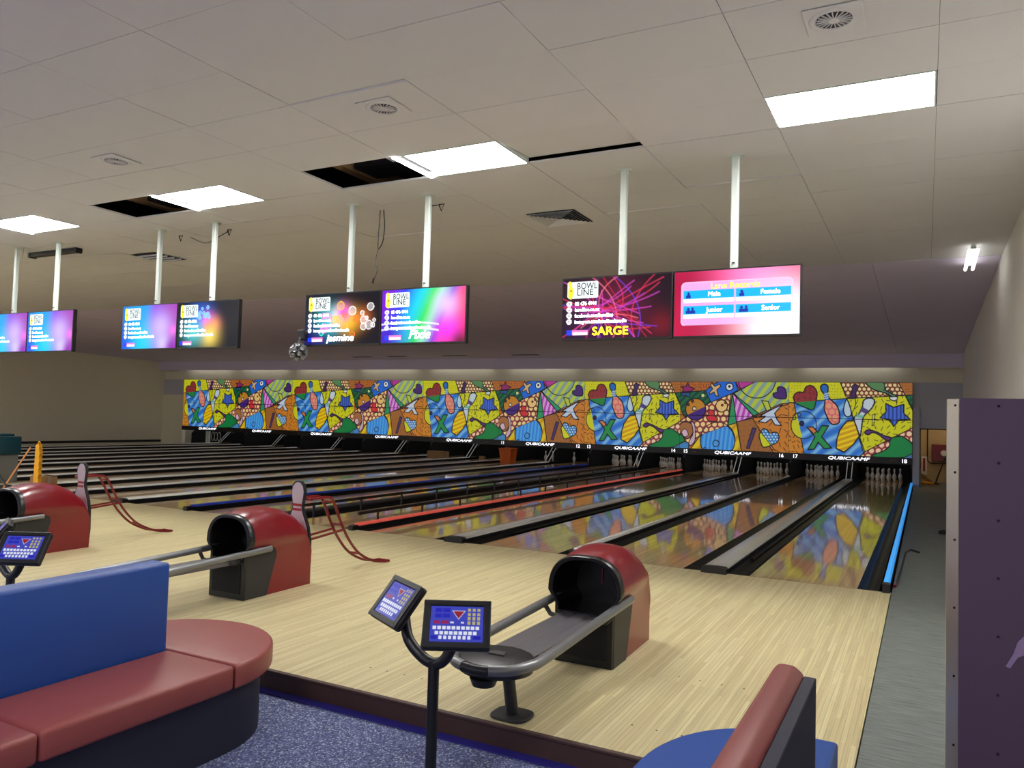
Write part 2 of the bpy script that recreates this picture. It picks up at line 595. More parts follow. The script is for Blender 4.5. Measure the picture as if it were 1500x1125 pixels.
# sloping soffit over the lanes, in stepped panel rows
YL = 15.7
so = struct(mesh('ceiling_soffit', [(XL, YC, ZC + 0.03), (XR, YC, ZC + 0.03), (XR, YL, 3.72), (XL, YL, 3.72),
                                    (XL, YC, 4.3), (XR, YC, 4.3), (XR, YL, 4.3), (XL, YL, 4.3)],
                 [(3, 2, 1, 0), (4, 5, 6, 7), (0, 1, 5, 4), (2, 3, 7, 6), (1, 2, 6, 5), (3, 0, 4, 7)], m_soffit))
def soffit_z(y):
    return 4.0 + (3.70 - 4.0) * (y - YC) / (YL - YC)
sy = [YC + 0.004, 5.2, 6.7, 8.2, 9.8, 11.4, 13.0, 14.4, YL]
sxs = [XR - 1.6 - 2.4 * i for i in range(14)]
for a, b in zip(sy[:-1], sy[1:]):
    xe = XR
    for xs_ in sxs:
        xl = max(xs_, XL)
        za, zb = soffit_z(a), soffit_z(b) - 0.004
        d = random.uniform(0, 0.004)
        v = [(xl + .004, a + .004, za - d), (xe - .004, a + .004, za - d), (xe - .004, b - .004, zb - d), (xl + .004, b - .004, zb - d)]
        v += [(p[0], p[1], p[2] + 0.02) for p in v]
        mesh('soffit_panel', v, [(3, 2, 1, 0), (4, 5, 6, 7), (0, 1, 5, 4), (1, 2, 6, 5), (2, 3, 7, 6), (3, 0, 4, 7)], m_soffit, so)
        xe = xl
        if xl <= XL:
            break
box('soffit_lip', (XL, YL, 3.31), (XR, YL + 0.03, 3.95), m_soffit, so)
for i, (sx, wv) in enumerate(((-18.2, .9), (-16.6, .8), (-14.1, 1.0), (-11.3, 1.0))):
    t = thing('slot_vent', 'dark slot vent in the lane soffit, %s' % ['leftmost, behind the lamp ball', 'second from the lamp ball', 'third from the lamp ball', 'fourth from the lamp ball'][i], 'vent', (sx, 14.7, soffit_z(14.7) - 0.012), 'slot vents in the soffit')
    box('slot', (-wv / 2, -0.09, -0.004), (wv / 2, 0.09, 0.0), m_blackmat, t)
    box('slot_frame', (-wv / 2 - .02, 0.09, -0.012), (wv / 2 + .02, 0.11, 0.0), m_soffit, t)

# ------------------------------------------------------------------ ceiling lights
where = ['nearest the right wall', 'second from the right wall, beside an open ceiling hole', 'third from the right wall, beside an open ceiling hole',
         'fourth from the right wall, at the picture edge']
for q in range(10):
    cx = X0 - (3 * q) * TX
    lab = 'lit rectangular ceiling light panel, ' + (where[q] if q < 4 else '%s from the right wall, out past the screens' % ORD[q + 1])
    t = thing('ceiling_light', lab, 'ceiling light', (cx - TX / 2, Y0 + TY / 2, ZC), 'ceiling light panels')
    hx, hy = TX / 2 - 0.006, TY / 2 - 0.006
    if q in (1, 2, 3):
        box('diffuser', (-hx + 0.13, -hy + .012, 0.0), (hx - .012, hy - .012, 0.012), m_glowpanel, t)
        box('side_tube', (-hx + .005, -hy, -0.012), (-hx + 0.055, hy, 0.006), m_glowpanel, t)
        box('dark_gap', (-hx + .055, -hy + 0.02, 0.004), (-hx + 0.13, hy - .12, 0.01), m_blackmat, t)
    else:
        box('diffuser', (-hx + .012, -hy + .012, 0.0), (hx - .012, hy - .012, 0.012), m_glowpanel, t)
    box('housing', (-hx, -hy, 0.016), (hx, hy, 0.12), m_pole, t)
    fr = []
    for (a, b) in (((-hx, -hy), (hx, -hy + .012)), ((-hx, hy - .012), (hx, hy)), ((-hx, -hy + .012), (-hx + .005, hy - .012)), ((hx - .012, -hy + .012), (hx, hy - .012))):
        box('frame_bar', (a[0], a[1], -0.004), (b[0], b[1], 0.014), m_pole, t)
# hidden tubes washing the masking, above the lip
for i in range(9):
    cx = MXR - PW * (i + 0.5)
    t = thing('masking_tube_light', 'slim tube light tucked behind the soffit lip above masking panel %s from the right' % ORD[i + 1], 'tube light', (cx, YL + 0.12, 3.5), 'tube lights behind the soffit lip')
    tube('lit_tube', [(-1.3, 0, 0), (1.3, 0, 0)], 0.018, m_tubeglow, t, 8)
    box('batten', (-1.35, -0.09, 0.02), (1.35, 0.03, 0.07), m_pole, t)
    for sx in (-1.31, 1.31):
        box('end_holder', (sx - .015, -0.02, -0.02), (sx + .015, 0.02, 0.03), m_pole, t)
# made-up blue fill lamps behind the camera, added to tint the concourse
for i, (bx, by) in enumerate(((-2.0, -10.5), (-8.5, -10.5), (-15, -10.5))):
    t = thing('fill_lamp', 'added unseen blue fill lamp over the seating, %s from the right wall' % ORD[i + 1], 'lamp', (bx, by, ZC - 0.02), 'added blue fill lamps')
    lathe('fill_lamp_can', [(0.12, 0), (0.12, -0.12), (0.1, -0.12), (0.1, -0.02)], m_black, t, 16)
    ld = bpy.data.lights.new('fill_light', 'AREA')
    ld.shape = 'DISK'
    ld.size = 0.6
    ld.energy = BLUEFILL
    ld.color = (0.42, 0.42, 1.0)
    lo = bpy.data.objects.new('fill_light', ld)
    col.objects.link(lo)
    lo.parent = t
    lo.location = (0, 0, -0.13)
for i, (bx, by) in enumerate(((-1.5, -7.9), (-8.2, -7.9), (-14.9, -7.9))):  # extra light panels added behind the camera to brighten the room
    t = thing('ceiling_light', 'added unseen light panel over the seating, %s from the right wall' % ORD[i + 1], 'ceiling light', (bx, by - 1.6, ZC - 0.001), 'added light panels over the seating')
    box('diffuser', (-.52, -.3, -0.01), (.52, .3, -0.002), m_glowpanel, t)
    box('frame', (-.55, -.33, -0.008), (.55, .33, 0.0), m_pole, t)
# twin tube batten at the end of the ceiling, by the right wall
t = thing('twin_tube_batten', 'short twin tube batten light hanging at the ceiling edge by the right wall', 'tube light', (1.13, 3.5, 3.93))
for s in (-1, 1):
    tube('lit_tube', [(s * 0.045, -0.6, 0), (s * 0.045, 0.62, -0.03)], 0.022, m_tubeglow, t, 8)
box('batten', (-0.03, -0.6, 0.02), (0.03, 0.62, 0.05), m_pole, t)

# ------------------------------------------------------------------ lanes
gprof = []
def gutter_mesh(name, w, y0, y1):
    n = 8
    pr = [(-w / 2 + w * i / n, -0.085 * math.sin(math.pi * i / n) ** 0.7 - 0.006) for i in range(n + 1)]
    v = [(px, y0, pz) for px, pz in pr] + [(px, y1, pz) for px, pz in pr]
    f = [(i + 1, i, i + n + 1, i + n + 2) for i in range(n)]
    me = bpy.data.meshes.new(name)
    me.from_pydata(v, [], f)
    me.materials.append(m_gutter)
    me.polygons.foreach_set('use_smooth', [True] * n)
    return me
YE = 18.75
bedmesh = boxmesh('lane_bed', (-W / 2, 0.004, -0.06), (W / 2, YE, 0.0))
bedmesh.materials.append(m_lane)
CAPW = 0.27
GW1 = (G1 - CAPW) / 2
RAILW = 0.085
GW2 = (G2 - RAILW) / 2
gm1 = gutter_mesh('gutter', GW1, 0.0, YE)
gm2 = gutter_mesh('gutter', GW2, 0.0, YE)
foldm = tubemesh('folded_bumper', [(0, 1.2, -0.026), (0, 15.6, -0.026)], 0.022, 8)
def lane_words(l):
    return 'number %d' % l if l >= 11 else None
for l in range(18, 0, -1):
    a, b = lane_x[l]
    if l >= 11:
        lab = 'polished wooden bowling lane running to the number %s' % WORD[l]
    else:
        lab = 'polished wooden bowling lane, %s from the left wall' % ORD[l]
    t = thing('bowling_lane', lab, 'lane', ((a + b) / 2, 0, 0), 'bowling lanes')
    mobj('lane_bed', bedmesh, None, t)
    # wide gap on the left of even lanes and on the right of odd lanes
    gl, gr = (gm1, gm2) if l % 2 == 0 else (gm2, gm1)
    wl, wr = (GW1, GW2) if l % 2 == 0 else (GW2, GW1)
    s_ = -1 if l % 2 == 0 else 1
    mobj('folded_bumper', foldm, m_gutter, t, True, loc=(s_ * (W / 2 + GW1 - 0.03), 0, 0))
    mobj('gutter', gl, None, t, loc=(-W / 2 - wl / 2, 0, 0))
    mobj('gutter', gr, None, t, loc=(W / 2 + wr / 2, 0, 0))

def between(l):
    return 'between lanes %s and %s' % (WORD[l], WORD[l + 1]) if l >= 11 else 'between %s and %s lanes from left' % (ORD[l], ORD[l + 1])
capprof = [(-CAPW / 2 + .004, 0.046), (-CAPW / 2 + .004, 0.052), (-CAPW / 2 + .022, 0.066), (0, 0.072), (CAPW / 2 - .022, 0.066), (CAPW / 2 - .004, 0.052), (CAPW / 2 - .004, 0.046)]
capbody = [(-CAPW / 2, -0.06), (-CAPW / 2, 0.046), (CAPW / 2, 0.046), (CAPW / 2, -0.06)]
capend = [(-CAPW / 2, 0.0), (-CAPW / 2, 0.05), (-CAPW / 2 + .022, 0.068), (0, 0.074), (CAPW / 2 - .022, 0.068), (CAPW / 2, 0.05), (CAPW / 2, 0.0)]
railprof = [(-RAILW / 2, -0.06), (-RAILW / 2, 0.045), (-RAILW / 2 + .015, 0.062), (RAILW / 2 - .015, 0.062), (RAILW / 2, 0.045), (RAILW / 2, -0.06)]
for l in range(1, 18):
    b = lane_x[l][1]
    a2 = lane_x[l + 1][0]
    cx = (b + a2) / 2
    if l % 2 == 1:      # ball return capping inside a pair
        t = thing('lane_capping', 'wide aluminium capping ' + between(l), 'capping', (cx, 0, 0), 'wide lane cappings')
        prism('capping_strip', capprof, 1, 0.02, 16.6, (m_whitecap if l < 13 else m_darkgrey) if l <= 13 else m_cap, t)
        prism('capping_body', capbody, 1, 0.02, 16.6, m_black, t, smooth=False)
        prism('end_block', capend, 1, -0.09, 0.02, m_black, t)
    else:
        mm, cn = {12: (m_bluerail, 'blue glowing'), 14: (m_redrail, 'red glowing')}.get(l, (m_whiterail, 'white'))
        t = thing('lane_divider', cn + ' divider rail ' + between(l), 'divider rail', (cx, 0, 0), 'narrow divider rails')
        prism('divider_body', [(-RAILW / 2, -0.06), (-RAILW / 2, 0.052), (RAILW / 2, 0.052), (RAILW / 2, -0.06)], 1, 0.0, 16.5, m_black, t)
        prism('rail_top', [(-RAILW / 2 + .004, 0.052), (-RAILW / 2 + .004, 0.07), (-RAILW / 2 + .018, 0.087), (RAILW / 2 - .018, 0.087), (RAILW / 2 - .004, 0.07), (RAILW / 2 - .004, 0.052)], 1, 0.03, 16.4, mm, t)
        box('end_block', (-RAILW / 2, -0.1, 0.0), (RAILW / 2, 0.03, 0.07), m_black, t, 0.008)
# glowing rail along the right side of the last lane
t = thing('lane_side_rail', 'light blue glowing rail along the right edge of lane eighteen', 'divider rail', (0.262, 0, 0))
box('rail_body', (-0.03, 0.0, -0.1), (0.03, 16.3, 0.048), m_black, t)
prism('rail_top', [(-0.028, 0.048), (-0.028, 0.082), (-0.016, 0.095), (0.016, 0.095), (0.028, 0.08), (0.028, 0.048)], 1, 0.03, 16.2, m_cyanrail, t)
box('end_block', (-0.034, -0.05, -0.03), (0.034, 0.03, 0.095), m_black, t, 0.006)
# raised bumper rails on posts either side of lane 14
for bx, lab in ((lane_x[14][0] - 0.09, 'black raised bumper rail on posts, beside the dark capping left of lane fourteen'), (lane_x[14][1] + 0.09, 'black raised bumper rail on posts beside the red glowing divider')):
    t = thing('bumper_rail', lab, 'bumper rail', (bx, 0, 0), 'raised bumper rails')
    box('rail', (-0.018, 0.25, 0.165), (0.018, 15.2, 0.21), m_black, t, 0.006)
    tp = boxmesh('post', (-0.012, -0.015, -0.07), (0.012, 0.015, 0.17))
    for i in range(13):
        mobj('post', tp, m_darkgrey, t, loc=(0, 0.7 + 1.15 * i, 0))
# lever beside the last lane
t = thing('bumper_lever', 'bent black lever with a red tip beside the blue rail', 'lever', (0.40, 1.6, 0.0))
tube('lever_rod', [(-0.06, -1.2, 0.02), (-0.03, -0.6, 0.07), (0.0, 0.0, 0.18), (0.05, 0.15, 0.2), (0.14, 0.2, 0.17)], 0.013, m_black, t, 8)
tube('red_tip', [(-0.06, -1.2, 0.02), (-0.075, -1.3, 0.015)], 0.016, m_redtube, t, 8)

# ------------------------------------------------------------------ pits and pins
for l in range(0, 19):
    if l == 0:
        cx, hw = lane_x[1][0] - 0.3, 0.05
    elif l == 18:
        cx, hw = 0.25, 0.03
    else:
        cx = (lane_x[l][1] + lane_x[l + 1][0]) / 2
        hw = 0.038 if l % 2 == 0 else 0.06
    ys = 17.42 if l % 2 else 16.65
    if l == 0:
        lab = 'black pit side plate against the left wall'
    elif l == 18:
        lab = 'black pit side plate at the right of lane eighteen'
    else:
        lab = 'black pit side plate ' + between(l)
    o = prism('pit_side_plate', [(ys, -0.1), (ys, 0.45), (ys + .35, 0.75), (ys + .35, 1.6), (19.45, 1.6), (19.45, -0.1)], 0, -hw, hw, m_blackmat, None, loc=(cx, 0, 0))
    tag(o, lab, 'side plate', 'pit side plates')
for l in range(1, 19):
    a, b = lane_x[l]
    o = box('pit_curtain', (-W / 2 - .15, -0.02, -0.13), (W / 2 + .15, 0.02, 1.5), m_blackmat, None, loc=((a + b) / 2, 19.2, 0))
    tag(o, 'black pit curtain behind the ' + ('pins of lane %s' % WORD[l] if l >= 11 else '%s lane from the left wall' % ORD[l]), 'curtain', 'pit curtains')
for l in range(1, 18, 2):
    cx = (lane_x[l][1] + lane_x[l + 1][0]) / 2
    t = thing('pit_guide_rods', 'pair of slanting chrome rods at the pit end ' + between(l), 'rods', (cx, 16.63, 0.0), 'chrome pit rods')
    for s in (-1, 1):
        tube('rod', [(s * 0.07, 0, 0), (s * 0.07, 0.75, 0.62)], 0.014, m_cap, t, 8)

pinprof = [(0.026, 0), (0.029, 0.004), (0.036, 0.03), (0.048, 0.07), (0.0605, 0.115), (0.058, 0.15), (0.046, 0.19), (0.031, 0.225), (0.0235, 0.254), (0.024, 0.275), (0.03, 0.31), (0.0322, 0.335), (0.03, 0.357), (0.02, 0.374), (0.006, 0.381)]
pinm = lathemesh('pin_body', pinprof, 14)
pinm.materials.append(m_pin)
pinm.polygons.foreach_set('use_smooth', [True] * len(pinm.polygons))
ringm = lathemesh('red_neck_ring', [(0.0275, 0.237), (0.0272, 0.242), (0.0262, 0.246), (0.0275, 0.2465)], 14)
ringm.materials.append(m_pinred)
names = {(0, 0): 'head pin at the front', (1, 0): 'second-row left pin', (1, 1): 'second-row right pin', (2, 0): 'third-row left pin', (2, 1): 'third-row middle pin',
         (2, 2): 'third-row right pin', (3, 0): 'back-row far left pin', (3, 1): 'back-row centre-left pin', (3, 2): 'back-row centre-right pin', (3, 3): 'back-row far right pin'}
for l in range(11, 19):
    cx = sum(lane_x[l]) / 2
    for rrow in range(4):
        for c in range(rrow + 1):
            if l == 11 and (rrow, c) not in ((3, 2), (3, 3)):
                continue
            if l == 12 and (rrow, c) not in ((3, 0), (3, 2), (2, 2)):
                continue
            t = thing('bowling_pin', '%s of the rack on lane %s' % (names[(rrow, c)], WORD[l]), 'bowling pin', (cx + (c - rrow / 2) * 0.305, 17.35 + 0.264 * rrow, 0), 'pins on lane %s' % WORD[l])
            mobj('pin_body', pinm, None, t)
            mobj('red_neck_ring', ringm, None, t)

for l in range(11, 19):
    t = thing('pin_light', 'small tube light behind the masking above the pins of lane ' + WORD[l], 'tube light', (sum(lane_x[l]) / 2, YM + 0.06, 0.95), 'pin deck lights')
    tube('lit_tube', [(-.4, 0.06, 0), (.4, 0.06, 0)], 0.012, mat('lit_pin_tube', (1, 1, 1), .5, var=0, emit=PINLIGHT, emitc=(1.0, .97, .9)), t, 8)
    box('batten', (-.45, -0.03, -.02), (.45, 0.045, .02), m_blackmat, t)

# ------------------------------------------------------------------ pop art masking
def inpoly(X, Y, P):
    c = np.zeros(X.shape, bool)
    n = len(P)
    for i in range(n):
        x1, y1 = P[i]
        x2, y2 = P[(i + 1) % n]
        if y1 == y2:
            continue
        cond = ((y1 > Y) != (y2 > Y)) & (X < (x2 - x1) * (Y - y1) / (y2 - y1) + x1)
        c ^= cond
    return c

def dist(X, Y, P, closed=True):
    d = np.full(X.shape, 1e9)
    n = len(P)
    for i in range(n if closed else n - 1):
        x1, y1 = P[i]
        x2, y2 = P[(i + 1) % n]
        dx, dy = x2 - x1, y2 - y1
        L2 = dx * dx + dy * dy + 1e-9
        t = np.clip(((X - x1) * dx + (Y - y1) * dy) / L2, 0, 1)
        d = np.minimum(d, np.hypot(X - x1 - t * dx, Y - y1 - t * dy))
    return d

class Art:
    def __init__(s, w, h, xf):
        u, v = np.meshgrid(np.linspace(0, 1, w), np.linspace(0, 1, h))
        s.X, s.Y = xf(u, v)
        s.I = np.zeros((h, w, 3))
        s.rng = np.random.RandomState(3)
    def pat(s, p):
        X, Y = s.X, s.Y
        k = p[0]
        if not isinstance(k, str):
            return np.broadcast_to(np.array(S(*p)), s.I.shape)
        c1, c2 = np.array(S(*p[1])), np.array(S(*p[2]))
        if k == 'stripe':
            _, _, _, ang, per = p[:5]
            t = X * math.cos(ang) + Y * math.sin(ang)
            m_ = (np.sin(2 * math.pi * t / per) > 0)
            return np.where(m_[..., None], c1, c2)
        if k == 'wave':
            _, _, _, ang, per = p[:5]
            t = X * math.cos(ang) + Y * math.sin(ang) + 14 * np.sin(X / 60.)
            m_ = (0.5 + 0.5 * np.sin(2 * math.pi * t / per)) ** 2
            return c1 * (1 - m_[..., None]) + c2 * m_[..., None]
        if k == 'dot':
            per, r = p[3], p[4]
            row = np.floor(Y / (per * .87))
            xx = (X + row % 2 * per / 2) % per - per / 2
            yy = Y - (row + .5) * per * .87
            return np.where((np.hypot(xx, yy) < r)[..., None], c2, c1)
        if k == 'dash':
            per, L, wd_ = p[3], p[4], p[5]
            out = np.broadcast_to(c1, s.I.shape).copy()
            d = np.full(X.shape, 1e9)
            for cx in np.arange(X.min() - per, X.max() + per, per):
                for cy in np.arange(Y.min() - per, Y.max() + per, per):
                    a = s.rng.rand() * math.pi
                    ox, oy = (s.rng.rand(2) - .5) * per * .4
                    ax, ay = cx + ox, cy + oy
                    q = (abs(X - ax) < per) & (abs(Y - ay) < per)
                    if not q.any():
                        continue
                    dd = dist(X[q], Y[q], [(ax - math.cos(a) * L / 2, ay - math.sin(a) * L / 2), (ax + math.cos(a) * L / 2, ay + math.sin(a) * L / 2)], False)
                    out[q] = np.where((dd < wd_)[..., None], c2, out[q])
            return out
    def fill(s, P, p, ow=6, smooth=0, clip=None):
        if smooth:
            P = [(q[0], q[1]) for q in spline([(a, b, 0) for a, b in P], smooth, True)]
        m_ = inpoly(s.X, s.Y, P)
        if clip is not None:
            m_ &= clip
        s.I[m_] = s.pat(p)[m_]
        if ow:
            e = dist(s.X, s.Y, P) < ow
            if clip is not None:
                e &= clip
            s.I[e] = S(16, 14, 30)
        return inpoly(s.X, s.Y, P)
    def line(s, P, w=6, c=(16, 14, 30), smooth=0, closed=False):
        if smooth:
            P = [(q[0], q[1]) for q in spline([(a, b, 0) for a, b in P], smooth, closed)]
        s.I[dist(s.X, s.Y, P, closed) < w] = S(*c)
    def circ(s, x, y, r, p, ow=6, clip=None, ry=None):
        P = [(x + r * math.cos(a), y + (ry or r) * math.sin(a)) for a in np.linspace(0, 2 * math.pi, 40, endpoint=False)]
        if p is None:
            s.I[dist(s.X, s.Y, P) < ow] = S(16, 14, 30)
        else:
            return s.fill(P, p, ow, 0, clip)

YG, BR, BL = (214, 214, 30), (190, 110, 40), (50, 130, 220)
AW, AH = 330, 220
def art_A():
    A = Art(AW, AH, lambda u, v: (35 + 1402 * u, 40 + v * (790 + 55 * u)))
    dk = (28, 22, 20)
    A.I[:] = S(*YG)
    A.fill([(0, 0), (640, 0), (640, 40), (715, 222), (30, 275)], ('dash', YG, (120, 125, 20), 34, 4, 3))
    A.fill([(640, 30), (1285, 30), (1365, 183), (715, 222)], ('dot', (120, 62, 30), (250, 225, 170), 52, 18))
    A.fill([(1285, 30), (1450, 30), (1450, 178), (1360, 183)], ('dash', (180, 110, 50), (100, 50, 20), 34, 6, 4))
    A.fill([(95, 270), (715, 222), (935, 900), (240, 900)], ('wave', (40, 118, 214), (130, 195, 245), 0.95, 120))
    A.fill([(715, 222), (1360, 183), (1450, 370), (1450, 545), (925, 820)], ('dash', YG, (60, 55, 20), 72, 44, 4))
    A.fill([(0, 275), (95, 270), (240, 900), (0, 900)], ('dash', (212, 138, 40), (120, 60, 20), 60, 40, 5))
    A.fill([(1360, 183), (1450, 178), (1450, 340)], ('stripe', (20, 110, 70), (12, 80, 55), 0.9, 60))
    A.fill([(935, 812), (1450, 540), (1450, 920), (830, 900)], ('dot', (150, 60, 60), (255, 215, 180), 74, 27))
    # heart
    H = [(370, 190), (365, 140), (330, 90), (280, 75), (235, 95), (208, 150), (160, 150), (115, 165), (88, 210), (105, 260), (130, 285), (240, 330), (325, 350), (355, 270)]
    top = A.Y < 275 - (A.X - 30) * 0.077
    A.fill(H, ('dash', (150, 50, 55), (80, 20, 30), 62, 36, 4), 7, 5, top)
    A.fill(H, (30, 140, 70), 7, 5, ~top)
    # blue over pink pin
    P1 = [(455, 58), (490, 75), (500, 110), (495, 170), (520, 225), (600, 300), (632, 390), (630, 485), (570, 510), (530, 490), (485, 420), (455, 330), (465, 250), (455, 180), (415, 120), (418, 75)]
    tp = A.Y < 240
    A.fill(P1, (35, 110, 200), 8, 4, tp)
    A.fill(P1, ('dot', (225, 110, 120), (245, 165, 130), 78, 32), 8, 4, ~tp)
    for yy in (170, 195, 220):
        A.line([(455, yy + 4), (500, yy - 6)], 8, (170, 200, 230))
    # small purple pin and its pale lower half
    A.fill([(805, 62), (845, 75), (840, 110), (820, 150), (812, 215), (740, 218), (762, 175), (775, 120), (775, 80)], (70, 40, 95), 6, 4)
    A.fill([(720, 235), (770, 385), (735, 430), (700, 415), (680, 360), (690, 290)], (195, 220, 240), 7, 4)
    A.line([(812, 222), (815, 290), (790, 360), (765, 400), (800, 440)], 5, smooth=5)
    # green pin
    A.fill([(935, 35), (1120, 35), (1140, 110), (1190, 150), (1270, 190), (1255, 220), (1150, 160), (1000, 110)], (90, 140, 90), 7, 3)
    for q in range(3):
        A.line([(1125 + q * 28, 130 + 15 * q), (1155 + q * 28, 95 + 22 * q)], 6, (30, 50, 70))
    A.fill([(1190, 205), (1275, 200), (1265, 235), (1220, 240)], (235, 240, 245), 6, 4)
    A.line([(1272, 240), (1268, 285)], 5)
    # white pin with a purple band
    P4 = [(960, 215), (1015, 225), (1025, 270), (990, 340), (920, 410), (895, 470), (875, 630), (860, 620), (800, 450), (850, 400), (890, 330), (905, 245)]
    A.fill(P4, (205, 220, 235), 8, 4)
    mk = inpoly(A.X, A.Y, [(885, 315), (960, 350), (935, 395), (860, 360)])
    A.I[mk] = S(85, 70, 130)
    mk = inpoly(A.X, A.Y, [(840, 400), (915, 420), (890, 445), (810, 430)])
    A.I[mk] = S(120, 190, 170)
    # star
    st = [(1150, 275), (1235, 320), (1345, 285), (1345, 385), (1415, 455), (1290, 462), (1240, 530), (1200, 460), (1090, 440), (1155, 370)]
    A.fill(st, ('stripe', (40, 70, 170), (75, 115, 215), 0.0, 42), 7)
    # little strip
    A.fill([(1005, 410), (1035, 395), (1020, 515), (1003, 520)], (225, 220, 90), 5)
    # ball outline
    A.circ(215, 520, 150, (214, 214, 30), 5, A.X < 110 + (A.Y - 300) * 0.245)
    A.circ(215, 520, 152, None, 5)
    A.circ(193, 500, 28, (28, 32, 90), 5)
    A.circ(160, 408, 22, (60, 120, 210), 5)
    A.circ(105, 440, 18, (200, 200, 60), 5)
    # X
    A.fill([(255, 540), (330, 540), (385, 600), (430, 525), (510, 525), (430, 650), (545, 775), (460, 785), (390, 710), (345, 790), (270, 795), (352, 650)], (35, 150, 75), 7)
    A.fill([(255, 540), (330, 540), (372, 590), (335, 618)], (215, 130, 70), 6)
    # yellow striped pin body
    A.fill([(800, 465), (830, 540), (862, 640), (790, 740), (690, 822), (600, 780), (605, 680), (640, 570), (720, 470)], ('stripe', (250, 215, 20), (215, 165, 15), 1.25, 54), 8)
    # pepper
    A.fill([(1190, 670), (1290, 640), (1350, 650), (1450, 740), (1450, 850), (1320, 880), (1090, 880), (1000, 860), (1140, 800), (1200, 735)], (15, 130, 65), 7, 3)
    A.fill([(920, 600), (960, 568), (1050, 590), (1130, 630), (1210, 655), (1195, 690), (1150, 680), (1080, 625), (1010, 598), (960, 625)], (90, 45, 120), 7, 4)
    A.fill([(1310, 900), (1450, 830), (1450, 920)], (70, 120, 170), 5)
    return A.I

